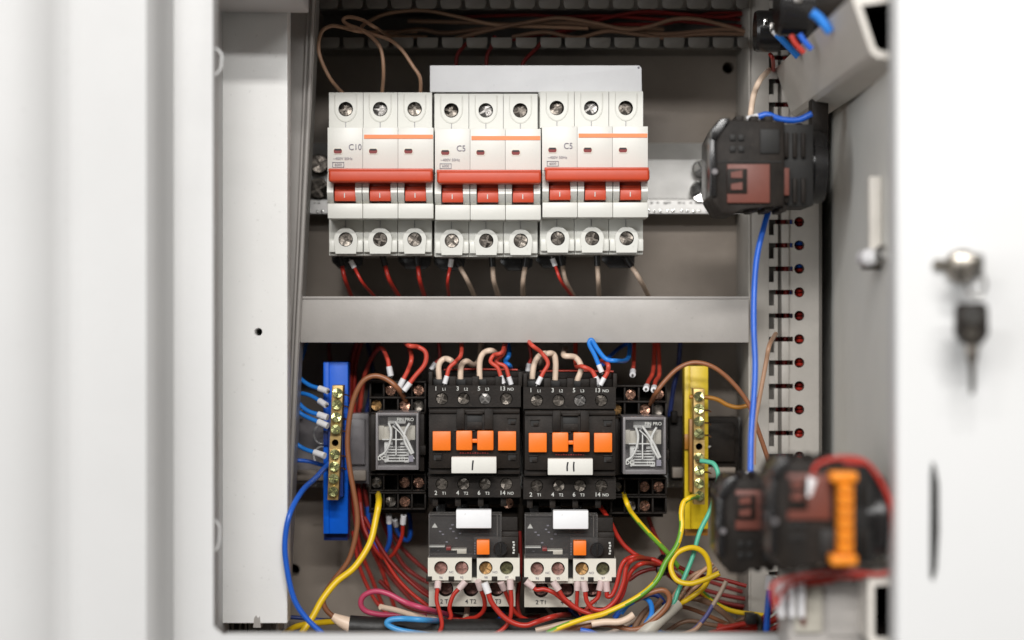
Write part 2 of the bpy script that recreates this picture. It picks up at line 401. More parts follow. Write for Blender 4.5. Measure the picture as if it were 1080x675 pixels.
# slotted duct on the right, comb slots with round holes
rd = thing('cable_duct', 828, 690, 1.04, 'grey vertical slotted cable duct with round wire holes on the right', 'cable duct')
m = MB(); Yd = 1.035; Yt = 1.038
m.box(790.5, -30, 811, 680, Yd, Yt, 'duct_side', 0.5)
m.box(789.5, -30, 791.5, 680, Yd-0.001, 1.088, 'duct_side', 0.3)
pitch = 24.75; y = 84.0-4*pitch
while y < 680:
    ys = y; ye = y+pitch
    m.box(811, ys+15.5, 816.5, ye-1, Yd, Yt, 'duct_side', 0)
    m.box(816.5, ys+4, 820.5, ye-1, Yd, Yt, 'duct_side', 0.3)
    m.box(820.5, ys+4, 824.5, ye-1, Yd+0.002, Yt+.001, 'duct_shade', 0)
    m.box(824.5, ys+4, 832, ye-1, Yd-0.0015, Yt, 'duct_side', 0.5)
    m.box(832, ys+4, 836.5, ye-1, Yd, Yt, 'duct_side', 0)
    m.rholed(836.5, ys-9.5, 850, ye-9.5, 843, ys+1.5, 5.3, Yd, Yt, 'duct_side', 'duct_shade', hb=1.048)
    y += pitch
m.box(850, -30, 866, 680, Yd, Yt, 'duct_side', 0)
m.box(864, -30, 867, 680, Yd-0.001, 1.088, 'duct_shade', 0.3)
m.build('slotted_cover', rd)
m = MB()
m.box(792, -30, 864, 680, 1.075, 1.089, 'duct_shade', 0); m.box(807, -30, 818, 680, 1.0405, 1.0425, 'duct_shade', 0); m.build('duct_base', rd)
ll = [('red','w_red'),('red','w_darkred'),('red','w_red'),('tan','w_tan'),('blue','w_blue'),('red','w_red')]
for i, (nm, mt) in enumerate(ll):
    m = MB(); x0 = 818+i*5
    m.ptube([(x0+random.uniform(-2,2), yy, 1.047+0.002*(i % 2)+random.uniform(-.001,.001)) for yy in range(-20, 690, 50)], 3.0, mt)
    tag(m.build('wire'), None, 'wire', 'wires running inside the slotted right duct')['label'] = 'insulated wire running inside the slotted grey vertical duct on the right'
for i in range(23):                        # short conductors seen in the holes
    yy = 84.0-2*pitch+i*pitch+1.5+random.uniform(-.9, .9)
    if yy > 500 and yy < 0: continue
    m = MB(); mt = 'w_blue' if i in (9, 10) else ('w_red' if i % 3 else 'w_darkred')
    m.ptube([(846.5, yy-2.4, 1.041), (842, yy-2.4, 1.0395), (836, yy-2.0, 1.046)], 2.1, mt, sides=8)
    m.ptube([(847, yy+2.4, 1.041), (842+random.uniform(-2,2), yy+2.2, 1.0392), (836, yy+2.6, 1.046)], 2.1, 'w_red' if i % 4 else 'w_darkred', sides=8)
    w = tag(m.build('wire_pair'), 'short pair of insulated wires showing through a round hole of the right duct', 'wires', 'wire pairs in the round duct holes')

def dinrail(py0, px0, px1, label):
    m = MB(); t = 0.0011
    pr = [(0,1.0730),(15,1.0790),(17.5,1.0800),(58,1.0800),(60,1.0735),(74,1.0725)]
    prof = [(py0+a, b) for a, b in pr]; back = [(py0+a, b+t*3) for a, b in pr][::-1]
    m.profx(prof+back, px0, px1, 1.073, 'zinc_rail')
    for k in range(int((px1-px0)/7)):          # bright chips put in as glints along the lower edge
        x = px0+k*7+random.uniform(-2,2); m.box(x, py0+61+random.uniform(0,1), x+random.uniform(2,5), py0+62.5+random.uniform(0,1), 1.0722, 1.074, 'zinc_rail', 0.3)
        x += 3; m.box(x, py0+70+random.uniform(0,1), x+random.uniform(2,4), py0+72+random.uniform(0,1), 1.0719, 1.074, 'chrome', 0.3)
    m.box(px0+16, py0+5, px0+26, py0+70, 1.0805, 1.0895, 'zinc_rail'); m.box(px1-40, py0+5, px1-30, py0+70, 1.0805, 1.0895, 'zinc_rail')
    return tag(m.build('din_rail'), label, 'mounting rail')
dinrail(151, 322, 788, 'zinc plated mounting rail behind the white circuit breakers')
dinrail(440, 322, 788, 'zinc plated mounting rail behind the black contactors')
for (x, y, r, mt, lb) in ((740.5,178.5,8.5,'chrome','upper bright crosshead screw at the right end of the rail'),(739.5,202.5,10,'chrome','lower bright crosshead screw with washer at the right end of the rail'),
                      (336.5,173,8.5,'screw_dark','upper dark crosshead screw left of the first breaker'),(335.5,199,9.5,'screw_dark','lower dark crosshead screw left of the first breaker')):
    s = thing('screw', x, y, 1.075, lb, 'screw', 'crosshead screws holding the upper rail')
    m = MB(); m.cyl(x, y, r+2.2, 1.0745, 1.079, mt, 28, 0.8); m.build('washer', s)
    m = MB(); m.screw(x, y, r, 1.0705, mt, 0.5, 0.15, 0.0014); m.build('screw_head', s)

m = MB()
m.prism([(453.5,69),(674,69),(676.5,71.5),(677,97),(453.5,97)], 1.0268, 1.0285, 'card_white', 0.3)
m.cyl(673.5, 71.3, 1.2, 1.0265, 1.028, 'ink_grey', 10)
m.box(470, 90, 660, 96, 1.0286, 1.088, 'duct_shade', 0)
tag(m.build('label_strip'), 'blank white strip standing up behind the second and third breaker', 'label strip')

# ------------------------------------------------------------------ circuit breakers
def breaker(rating, label):
    t = thing('circuit_breaker', 401, 270, 1.04, label, 'circuit breaker', 'three pole circuit breakers on the upper rail')
    m = MB(); W = 37.2; X0 = 345.5
    m.box(347, 98.2, 456, 269, 1.024, 1.069, 'plastic_white', 0.6)
    for i in range(3):
        a = 347+i*36.35; b = a+36.35-0.5; cx = a+17.6
        m.rholed(a, 97.5, b, 136, cx, 115, 7.7, 1.016, 1.025, 'plastic_white', 'black_plastic', hb=1.0235)  # pocket wall coloured black for the shade inside
        m.ptube([(cx-11.5,99.5),(cx-11.6,114),(cx-10,121),(cx-5.5,126.5),(cx,128.3),(cx+5.5,126.5),(cx+10,121),(cx+11.6,114),(cx+11.5,99.5)], 0.75, 'plastic_white', Y=1.0159, sides=6)
        m.box(cx-.25, 129, cx+.25, 135, 1.0156, 1.016, 'ink_grey', 0)
        # lower terminal: boss with tab
        m.box(a, 229, b, 269.5, 1.0165, 1.025, 'plastic_white', 0.4)
        cy = 252.5; boss = []
        for k in range(13):
            an = R(180+15*k); boss.append((cx+12.3*math.cos(an), cy+12.3*math.sin(an)))
        boss += [(cx+11.5, cy+8), (cx+10.8, 267.5), (cx-10.8, 267.5), (cx-11.5, cy+8)]
        m.holed(boss, cx, cy, 7.6, 1.0115, 1.0205, 'plastic_white', 'black_plastic', hb=1.0160)  # black wall again stands in for shade round the screw
        m.box(a+0.3, 253.4, cx-10.5, 265.8, 1.0132, 1.018, 'plastic_white', 0.5); m.box(cx+10.5, 253.4, b-0.3, 265.8, 1.0132, 1.018, 'plastic_white', 0.5)
        m.box(cx-.2, 232, cx+.2, 240, 1.0161, 1.02, 'ink_grey', 0)
    # nose
    for i in range(3):
        a = X0+i*W; b = a+W-(0.0 if i == 2 else 0.25)
        m.box(a, 134.5, b, 181, 1.000, 1.026, 'plastic_white', 0.25)
        m.box(a, 214.5, b, 230.5, 0.9985, 1.022, 'plastic_white', 0.9)
        m.box(a+6, 180, a+30.5, 216, 1.0068, 1.022, 'plastic_cream', 0)
        for (u, v) in ((0.2, 6.8), (29.8, 36.6)):
            m.profx([(180,1.001),(192,.9965),(203,.9955),(211,.998),(216,1.003),(216,1.02),(180,1.02)], a+u, a+v, 1.0, 'plastic_white')
        cx = a+10.8; cy = 159.4
        pill = lambda w, h, Y0, Y1, mt: m.prism([(cx-w,cy-h*.4),(cx-w*.75,cy-h),(cx+w*.75,cy-h),(cx+w,cy-h*.4),(cx+w,cy+h*.4),(cx+w*.75,cy+h),(cx-w*.75,cy+h),(cx-w,cy+h*.4)], Y0, Y1, mt)
        pill(5.2, 3.4, .99965, 1.001, 'plastic_cream'); pill(4.3, 2.5, .9995, 1.0005, 'window_red')
        cy -= 1.6; pill(3.7, 0.8, .9993, 1.0, 'ink_black')
    m.box(X0+38.5, 142, X0+111, 146.2, .9996, 1.0004, 'stripe_orange', 0)
    m.text(rating, X0+29 if len(rating) == 3 else X0+27.5, 155.3, 6.3, .9995, 'ink_grey', sx=0.92)
    m.text('~400V 50Hz', X0+16, 167.3, 2.8, .9995, 'ink_grey')
    for (u0,v0,u1,v1) in ((5,171,17.3,171.5),(5,176,17.3,176.5),(5,171,5.5,176.5),(16.8,171,17.3,176.5)): m.box(X0+u0, v0, X0+u1, v1, .9996, 1.0003, 'ink_grey', 0)
    m.text('6000', X0+11.2, 173.8, 2.6, .9995, 'ink_grey')
    m.build('body', t)
    for i in range(3):
        for cy, Ys in ((115, 1.0192), (252.5, 1.0122)):
            s = MB(); s.screw(347+i*36.35+17.6, cy, 7.0, Ys, 'screw_steel' if cy < 200 and i == 1 else 'screw_dark'); s.build('terminal_screw', t)
        s = MB(); a = X0+i*W
        s.box(a+7.2, 191, a+29.4, 200.5, 1.0005, 1.008, 'toggle_dark', 0.5)
        s.box(a+7.2, 196.5, a+29.4, 201.8, .9985, 1.008, 'toggle_red', 1.0)
        s.box(a+7.2, 201.4, a+29.4, 212, .9965, 1.008, 'toggle_red', 0.8)
        s.box(a+17.3, 203.5, a+18.3, 208.5, .9962, .997, 'ink_white', 0)
        s.build('toggle', t)
    s = MB(); s.box(346.3, 178.8, 456.3, 192, .988, 1.0, 'toggle_red', 3.0, 4); s.box(346.3,177.6,456.3,181,.992,1.0,'toggle_red',.8); s.build('tie_bar', t)
    for x0, x1 in ((350, 383), (420, 455)):
        s = MB(); s.prism([(x0,268),(x1,268),(x1-1,279),(x1-7,284),(x0+8,284),(x0,276)], 1.052, 1.056, 'black_gloss', 0.5); s.build('rail_clip', t)
    return t
b1 = breaker('C10', 'left white three pole breaker marked C10 with red toggle bar')
b2 = breaker('C5', 'middle white three pole breaker marked C5 between two others')
b2.location += D(113.2, 1.4)
b3 = breaker('C5', 'right white three pole breaker marked C5 nearest the bare rail')
b3.location += D(226.2, -1.2)

# ------------------------------------------------------------------ contactors
def contactor(mark, label):
    t = thing('contactor', 500, 528, 1.04, label, 'contactor', 'black contactors side by side on the lower rail')
    m = MB(); bp = 'black_plastic'
    m.box(452.5, 399, 548.5, 526, 1.022, 1.074, bp, 0.8)
    m.box(451.5, 406.5, 549.5, 429, 1.008, 1.024, bp, 0.8) if False else None
    xs = (466, 489, 511.5, 534)
    edges = (451.8, 477.5, 500.3, 523, 549.3)
    for i, cx in enumerate(xs):
        m.rholed(edges[i], 406.5, edges[i+1], 429.3, cx, 420.5, 6.6, 1.008, 1.024, bp, bp, hb=1.013)
        m.rholed(edges[i], 501.5, edges[i+1], 524.5, cx, 510.5, 6.6, 1.008, 1.024, bp, bp, hb=1.013)
    # terminal tower above
    for i in range(5):
        x = 452+i*24.3-(2.5 if i else 0); m.box(x, 392 if i in (0,4) else 397, x+ (7 if i in (1,2,3) else 4), 408, 1.010, 1.03, bp, 0.5)
    m.box(452, 398, 549, 407, 1.020, 1.04, bp, 0.4)
    m.box(452, 390, 549, 400, 1.034, 1.07, bp, 0.4)
    for x in (462, 485, 507, 530): m.box(x-5, 400, x+6, 406, 1.0165, 1.022, 'black_deep', 0.3)
    # nose
    m.box(452.3, 431.5, 548.3, 494, 1.000, 1.024, bp, 0.8)
    m.box(452.3, 494, 476, 500, 1.003, 1.024, bp, 0.4); m.box(524.5, 494, 548.3, 500, 1.003, 1.024, bp, 0.4)
    m.box(452.3, 429.5, 548.3, 431.8, 1.012, 1.024, 'black_deep', 0)
    m.box(452.3, 499.5, 548.3, 502, 1.012, 1.024, 'black_deep', 0)
    m.box(452.6, 432, 548, 436, .9985, 1.002, bp, 0.5)
    for (x0, x1) in ((481.5,490),(511,520)): m.box(x0, 431.5, x1, 453, .997, 1.002, bp, 0.6)
    m.box(492, 434.5, 509, 437, .9975, 1.002, bp, 0.4); m.box(492.5, 437.5, 508.5, 450, .9995, 1.001, 'black_deep', 0.2); m.box(492.5,445,508.5,453,.998,1.001,bp,.4)
    for (x, y) in ((540,444),(461.5,482),(540,482)) + (((463,444),) if mark == 'II' else ()):
        m.box(x-5, y-3.6, x+5, y-2.4, .9988, 1.001, bp, 0.3); m.box(x-4, y-2.4, x+4, y+3.5, .9995, 1.001, 'black_deep', 0); m.box(x-1.5, y, x+3.6, y+3.5, .9988, 1.001, bp, 0.3)
    m.box(478.5, 453.5, 501, 454.6, .9985, 1.001, 'black_deep', 0)
    for q in range(12): m.box(485+q*2.6, 477+(q % 3)*.3, 486.5+q*2.6, 478.4, .9993, 1.0003, 'w_darkred', 0)
    for cx, a, b in ((466,'1','L1'),(489,'3','L2'),(511.5,'5','L3'),(534,'13','NO')):
        m.text(a, cx-(6.3 if len(a) < 2 else 4), 410, 4.4, 1.0076, 'ink_white', fat=0.01); m.text(b, cx+(2.5 if len(a) < 2 else 4.5), 410.6, 3.0, 1.0076, 'ink_white', fat=0.01)
    for cx, a, b in ((466,'2','T1'),(489,'4','T2'),(511.5,'6','T3'),(534,'14','NO')):
        m.text(a, cx-(6.3 if len(a) < 2 else 4), 520, 4.4, 1.0076, 'ink_white', fat=0.01); m.text(b, cx+(2.5 if len(a) < 2 else 4.5), 520.4, 3.0, 1.0076, 'ink_white', fat=0.01)
    for i in range(4): m.box(456+i*24, 524, 462+i*24, 534, 1.012, 1.03, bp, 0.4)
    m.box(453, 524, 548, 532, 1.03, 1.07, bp, 0.4)
    m.build('body', t)
    for cx in xs:
        s = MB(); s.screw(cx, 420.5, 6.0, 1.0088, 'screw_dark' if cx != 511.5 else 'screw_steel'); s.build('terminal_screw', t)
        s = MB(); s.screw(cx, 510.5, 6.0, 1.0088, 'screw_dark'); s.build('terminal_screw', t)
    for x0, x1 in ((456.3,475.3),(525.3,544.3)):
        s = MB(); s.box(x0, 455, x1, 475.2, .9965, 1.001, 'orange_plastic', 0.6); s.build('auxiliary_indicator', t)
    s = MB(); s.box(481, 454.3, 498, 475, .9955, 1.001, 'orange_plastic', 1.3); s.box(503.2, 454.3, 520.6, 475, .9955, 1.001, 'orange_plastic', 1.3)
    s.box(497, 463, 504.5, 467, .9965, 1.001, 'orange_plastic', 0.4); s.build('indicator_slide', t)
    s = MB(); s.box(476, 482, 523.6, 499.3, .993, .9995, 'label_white', 0.9)
    lines = [[(499,485.5),(498.4,490),(498.1,495.8)]] if mark == 'I' else [[(497.2,485.5),(496.4,490),(496.5,495)],[(503.6,485.2),(503.2,490),(503.5,495.3)]]
    for ln in lines: s.ptube(ln, 0.95, 'ink_black', Y=.9931, sides=6)
    s.build('label', t)
    return t
c1 = contactor('I', 'left black contactor with white label marked I')
c2 = contactor('II', 'right black contactor with white label marked II'); c2.location += D(101.0, 1.8)

def overload(label):
    t = thing('overload_relay', 498, 640, 1.04, label, 'overload relay', 'overload relays hanging under the contactors')
    m = MB(); bp = 'black_plastic'
    m.box(453, 545, 546, 588, 1.010, 1.06, bp, 0.8)
    m.box(500, 566, 546.5, 590, 1.002, 1.02, bp, 0.7)
    m.box(529, 560.5, 547, 572, 1.004, 1.03, bp, 1.0)
    m.box(453, 583, 500, 590, 1.004, 1.02, bp, 0.5)
    m.cyl(528, 579, 7.2, .998, 1.003, 'black_gloss', 24, 0.8); m.box(527.3, 573.5, 528.7, 584.5, .9972, .999, bp, 0.2)
    for q in range(5): m.box(540.5+(q % 2)*.6, 571+q*2.8, 542.6+(q % 2)*.5, 572.8+q*2.8, 1.0013, 1.0023, 'ink_white', 0); m.box(500.2, 572+q*2.8, 501.6, 573.6+q*2.8, 1.0013, 1.0023, 'ink_grey', 0)
    m.prism([(455.5,556.5),(458.5,551.5),(461.5,556.5)], 1.0093, 1.0098, 'ink_white')
    for (x, y) in ((463,560),(466,563),(474,557),(477,560),(480,567),(470,571),(476,553),(484,562),(461,580)): m.box(x, y, x+2.4, y+1.2, 1.0093, 1.0103, 'ink_grey', 0)
    m.box(452.5, 576.2, 469, 577.1, 1.003, 1.01, 'ink_white', 0); m.box(476, 579.3, 492, 580.4, 1.003, 1.01, 'plastic_cream', 0)
    m.box(482, 580.4, 492, 584, 1.003, 1.01, 'plastic_beige', 0.3); m.box(470.5, 577, 475.5, 580.5, 1.001, 1.01, 'window_red', 0.4)
    for cx in (466, 489, 512): m.box(cx-6, 528, cx+4, 546, 1.03, 1.06, 'black_gloss', 0.5)
    m.build('body', t)
    m = MB()
    for (e0, e1, xs) in ((451.3, 497.5, (465, 487)), (503, 548, (512.3, 534.3))):
        mid = (xs[0]+xs[1])/2
        for (a, b, cx) in ((e0, mid, xs[0]), (mid, e1, xs[1])):
            m.rholed(a, 588.5, b, 612, cx, 599, 7.2, 1.000, 1.02, 'plastic_cream', 'plastic_cream', hb=1.0062)
    m.box(497, 590, 503.5, 609, 1.008, 1.02, 'black_deep', 0); m.box(451.8, 610, 547.5, 614.5, 1.003, 1.02, 'plastic_cream', 0.4)
    for x in (452.5, 476, 521.5, 546.5): m.box(x-3, 608, x+3, 613.5, .9994, 1.01, 'black_plastic', 0.4)
    for s_, x in (('96',465),('95',487),('98',512.5),('97',534.5)): m.text(s_, x, 609.2, 2.6, .9996, 'ink_grey')
    for s_, x in (('NC',477),('NO',523)): m.text(s_, x-1, 603.5, 2.4, .9996, 'ink_grey')
    m.build('control_terminals', t)
    for cx, mt in ((465,'screw_rose'),(487,'screw_rose'),(512.3,'screw_gold'),(534.3,'screw_olive')):
        s = MB(); s.screw(cx, 599, 6.3, 1.0028, mt, slot=0.09, sd=.0005); s.build('terminal_screw', t)
    m = MB()
    for i, cx in enumerate((470, 496.8, 523.6)):
        e = (452.3, 483.5, 510, 543.5); m.rholed(e[i], 611, e[i+1], 639.5, cx, 621, 8.2, 1.009, 1.05, 'plastic_beige', 'black_plastic', hb=1.022)
    for a, x in (('2 T1',470),('4 T2',496.5),('6 T3',523)): m.text(a, x, 634.5, 4.4, 1.0086, 'ink_black', fat=0.01)
    m.box(455, 639, 542, 646, 1.03, 1.05, 'black_plastic', 0.4)
    m.build('power_terminals', t)
    for cx in (470, 496.8, 523.6):
        s = MB(); s.screw(cx, 621, 7.2, 1.018, 'screw_rose', slot=.16); s.build('terminal_screw', t)
    s = MB(); s.box(502.8, 569.8, 516.3, 585, .9955, 1.003, 'orange_plastic', 0.7); s.build('stop_button', t)
    s = MB(); s.box(481, 537.8, 518.3, 557.3, .993, 1.0, 'card_white', 1.0); s.build('label', t)
    s = MB()
    s.box(452, 542, 529, 589, 1.0005, 1.0013, 'clear_cover', 0.2); s.box(452, 542, 529, 543.1, 1.0005, 1.012, 'smoke_cover', 0.2); s.box(527.8, 543.1, 529, 566, 1.0005, 1.012, 'smoke_cover', 0.2); s.box(452, 543.1, 452.9, 588, 1.0015, 1.011, 'smoke_cover', 0.2)
    s.box(524, 543, 524.8, 566, 1.0, 1.0004, 'smoke_cover', 0)
    s.build('clear_cover', t)
    return t
o1 = overload('overload relay with clear lid and orange button under the contactor marked I')
o2 = copy_tree(o1, D(101.6, 0.8)); o2['label'] = 'overload relay with clear lid and orange button under the contactor marked II'

# ------------------------------------------------------------------ plug-in relays
def relay(label):
    t = thing('plug_in_relay', 419, 545, 1.05, label, 'relay', 'plug in relays on either side of the contactors')
    m = MB(); bp = 'black_plastic'
    m.box(389, 436, 449, 497, 1.030, 1.074, bp, 0.8)
    m.box(389.5, 404, 449, 437, 1.040, 1.074, bp, 0.8); m.box(389, 497, 449, 541, 1.040, 1.074, bp, 0.8)
    for (y0, y1, ex) in ((403,419,0),(419.5,435.5,0),(500.5,517.5,0),(520,537,0)):
        m.box(389, y0-1, 449, y0+0.8, 1.024, 1.042, bp, 0.3)
        m.box(389, y1-0.8, 449, y1+0.6, 1.026, 1.042, bp, 0.3)
        for x in (389.5, 403.8, 418.8, 433.5, 447.6): m.box(x, y0+.7, x+1.8, y1-.7, 1.025, 1.042, bp, 0.3)
    for x in (391, 442): m.box(x, 437, x+5.5, 497, 1.018, 1.03, bp, 0.5)
    m.box(441, 470, 449, 480, 1.015, 1.03, bp, .4)
    m.build('socket', t)
    for (x, y, mt) in ((412,411.5,'screw_copper'),(441.5,411.5,'screw_copper'),(397,427.5,'screw_gold'),(427,427.5,'screw_copper'),(441.5,427.5,'screw_dark'),
                   (397,509,'screw_dark'),(426.5,509,'screw_copper'),(441.5,509,'screw_copper'),(412,529,'screw_dark'),(427,529,'screw_copper')):
        s = MB(); s.box(x-6, y-7.2, x+6, y+6.2, 1.036, 1.038, 'screw_steel', 0.3); s.screw(x, y, 5.4, 1.029, mt); s.cyl(x, y, 5.0, 1.0325, 1.036, mt); s.build('terminal_screw', t)
    m = MB()
    m.box(401, 441, 436, 490, 1.012, 1.03, 'smoke_grey', 0.5)
    m.box(399, 449, 405, 464, 1.004, 1.02, 'plastic_beige', 0.5); m.box(432, 449, 438, 464, 1.004, 1.02, 'plastic_beige', 0.5)
    m.box(405, 465, 432, 488, 1.005, 1.02, 'coil_white', 1.2); m.box(414, 447, 422, 470, 1.003, 1.02, 'black_gloss', 0.8)
    m.box(404, 450, 433, 465, 1.0045, 1.02, 'plastic_beige', 0.8); m.box(409, 440, 428, 447, 1.006, 1.02, 'coil_white', 1)
    m.box(403, 463, 429, 464.2, 1.002, 1.01, 'coil_white', .2); m.box(417, 452, 418.3, 480, 1.0018, 1.01, 'coil_white', .2)
    for y in range(469, 488, 3): m.box(408+random.uniform(-2,3), y, 430+random.uniform(-4,3), y+0.9, 1.0043, 1.006, 'black_plastic', 0)
    m.ptube([(410,446),(412.5,455),(411,467),(406,477),(400,481)], 1.3, 'coil_white', Y=1.0)
    m.ptube([(417,445),(424,455),(430,465),(436,478)], 1.3, 'coil_white', Y=1.0); m.ptube([(432,446),(427,456),(427,466),(434,479)], 1.3, 'coil_white', Y=1.0)
    m.ptube([(414,449),(424,459),(431,475),(437,484)], 0.7, 'coil_white', Y=1.001)
    m.text('FIN PRO', 427.5, 442.6, 3.4, .9965, 'ink_white', fat=.012); m.text('DC', 402.6, 483.5, 4.2, .9965, 'ink_white', fat=.02); m.text('(1)', 424, 483.5, 4.2, .9965, 'ink_white'); m.box(431,480.5,436,487,.9965,.9968,'ink_grey',0)
    m.build('coil', t)
    m = MB()
    m.box(396.3, 435.5, 441.3, 495.5, .9972, .998, 'clear_cover', 0.3)
    for b in ((396.3,435.5,398.6,495.5),(439,435.5,441.3,495.5),(398.6,435.5,439,438.2),(398.6,491,439,495.5)):
        m.box(*b, .998, 1.030, 'smoke_grey', 0.3)
    m.build('clear_cover', t)
    return t
r1 = relay('clear cased plug in relay beside the blue terminal bar')
r2 = copy_tree(r1, D(260.5, 4.5)); r2['label'] = 'clear cased plug in relay beside the yellow terminal bar'

# ------------------------------------------------------------------ terminal bars
def busbar(px0, px1, py0, py1, bx, dx, ys, mt, mtd, label, skew):
    t = thing('terminal_bar', (px0+px1)/2, py1, 1.05, label, 'terminal bar')
    m = MB()
    m.box(px0, py0, px1, py1-7, 1.036, 1.05, mt, 0.8)
    m.box(px0, py0, px0+6, py1-7, 1.034, 1.04, mt, 0.6)
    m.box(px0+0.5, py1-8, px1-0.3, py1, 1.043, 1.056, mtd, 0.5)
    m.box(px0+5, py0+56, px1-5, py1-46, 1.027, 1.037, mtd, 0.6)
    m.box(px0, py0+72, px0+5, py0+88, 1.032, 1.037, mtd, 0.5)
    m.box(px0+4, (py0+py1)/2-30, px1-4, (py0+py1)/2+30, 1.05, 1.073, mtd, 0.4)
    m.build('carrier', t)
    m = MB(); yt, yb = ys[0]-8, ys[-1]+9
    h = ys[4]; cxh = bx+skew*(h-yt)/(yb-yt)
    sk = lambda y: bx+skew*(y-yt)/(yb-yt)
    m.prism([(sk(yt),yt),(sk(yt)+dx,yt),(sk(h-7)+dx,h-7),(sk(h-7),h-7)], 1.018, 1.030, 'brass', 0.5)
    m.prism([(sk(h+7),h+7),(sk(h+7)+dx,h+7),(sk(yb)+dx,yb),(sk(yb),yb)], 1.018, 1.030, 'brass', 0.5)
    m.holed([(sk(h-7.2),h-7.2),(sk(h-7.2)+dx,h-7.2),(sk(h+7.2)+dx,h+7.2),(sk(h+7.2),h+7.2)], sk(h)+dx/2, h, 3.6, 1.0181, 1.030, 'brass', 'screw_gold', hb=1.027)
    m.build('brass_bar', t)
    for i, y in enumerate(ys):
        if i == 4: continue
        s = MB(); s.screw(sk(y)+dx/2, y, 5.2, 1.0145, 'zinc_green', slot=.15); s.cyl(sk(y)+dx/2, y, 3.8, 1.0178, 1.0185, 'zinc_green'); s.build('terminal_screw', t)
    for i, y in enumerate(ys[:7]):
        if i == 4: continue
        s = MB(); s.ptube([(sk(y)+dx-1, y+1.5), (sk(y)+dx+4, y+2), (sk(y)+dx+7, y+3.5)], 0.9, 'screw_copper', Y=1.024, sides=6); s.build('bare_strand', t)
    return t
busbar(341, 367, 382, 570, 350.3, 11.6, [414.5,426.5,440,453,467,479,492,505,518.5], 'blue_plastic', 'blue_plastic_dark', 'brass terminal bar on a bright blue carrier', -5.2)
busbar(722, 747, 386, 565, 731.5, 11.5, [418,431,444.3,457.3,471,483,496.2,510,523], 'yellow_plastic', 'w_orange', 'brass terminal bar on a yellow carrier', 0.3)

def endstop(px0, px1, py0, py1, ringx, mt, label):
    t = thing('mounting_clip', (px0+px1)/2, py1, 1.06, label, 'mounting clip')
    m = MB()
    m.box(px0, py0, px1, py1, 1.058, 1.070, mt, 1.2); m.box(px0+2, py0-6, px0+9, py0+6, 1.054, 1.062, mt, 1)
    m.box(px0+3, py1-14, px1-3, py1-3, 1.054, 1.059, 'plate_grey', 1.0); m.box((px0+px1)/2, py0+6, px1-4, py1-20, 1.055, 1.059, mt, 1.0)
    m.build('clip_body', t)
    for y in (py0+22, py0+45):
        s = MB(); s.ptube([(ringx+9*math.cos(a), y+10*math.sin(a)) for a in [R(q) for q in range(60, 300, 24)]], 0.9, 'zinc_rail', Y=1.046); s.build('spring', t)
    return t
endstop(310, 389, 436, 510, 340, 'smoke_grey', 'grey rail clip behind the blue terminal bar')
endstop(706, 779, 440, 507, 745, 'black_plastic', 'dark rail clip behind the yellow terminal bar')
s = thing('screw', 536, 531, 1.03, 'loose looking crosshead screw under the contactor marked I', 'screw'); m = MB(); m.screw(536, 530.5, 5.5, 1.026, 'screw_copper'); m.build('screw_head', s)
m = MB(); m.cyl(536, 530.5, 4, 1.03, 1.06, 'screw_dark'); m.build('shank', s)

# ------------------------------------------------------------------ right hand devices
def profile_bar(near, label):
    """hollow profile running in depth; near = polygon in px at Y=.80"""
    m = MB(); Yn, Yf_ = .802, 1.034
    def ring(poly, Y): return [Vector((P(x, y, .80).x, Y, P(x, y, .80).z)) for x, y in poly]
    cx = sum(p[0] for p in near)/len(near); cy = sum(p[1] for p in near)/len(near)
    inner = [(x+(cx-x)*0.30, y+(cy-y)*0.26) for x, y in near]
    n = len(near); a = ring(near, Yn); b = ring(near, Yf_); c = ring(inner, Yn); d = ring(inner, Yf_-.02)
    q = lambda o1, o2: [(o1+i, o1+(i+1) % n, o2+(i+1) % n, o2+i) for i in range(n)]
    m.add(a+b+c+d, q(0, n)+q(0, 2*n)+[tuple(range(n, 2*n))], 'rail_profile')
    m.add(c+d, q(0, n)+[tuple(range(n, 2*n))], 'black_plastic')
    return m, label
pts = [(899,-5),(920,55),(926,60),(960,64),(960,-12)]
m, lb = profile_bar(pts, ''); tag(m.build('support_bar', ang=12), 'grey hollow metal bar running forward at the upper right', 'support bar')
pts = [(917,606),(957,604),(957,676),(952,680),(920,680),(917,676)]
m, lb = profile_bar(pts, ''); tag(m.build('support_bar', ang=30), 'grey hollow metal bar running forward at the lower right', 'support bar')

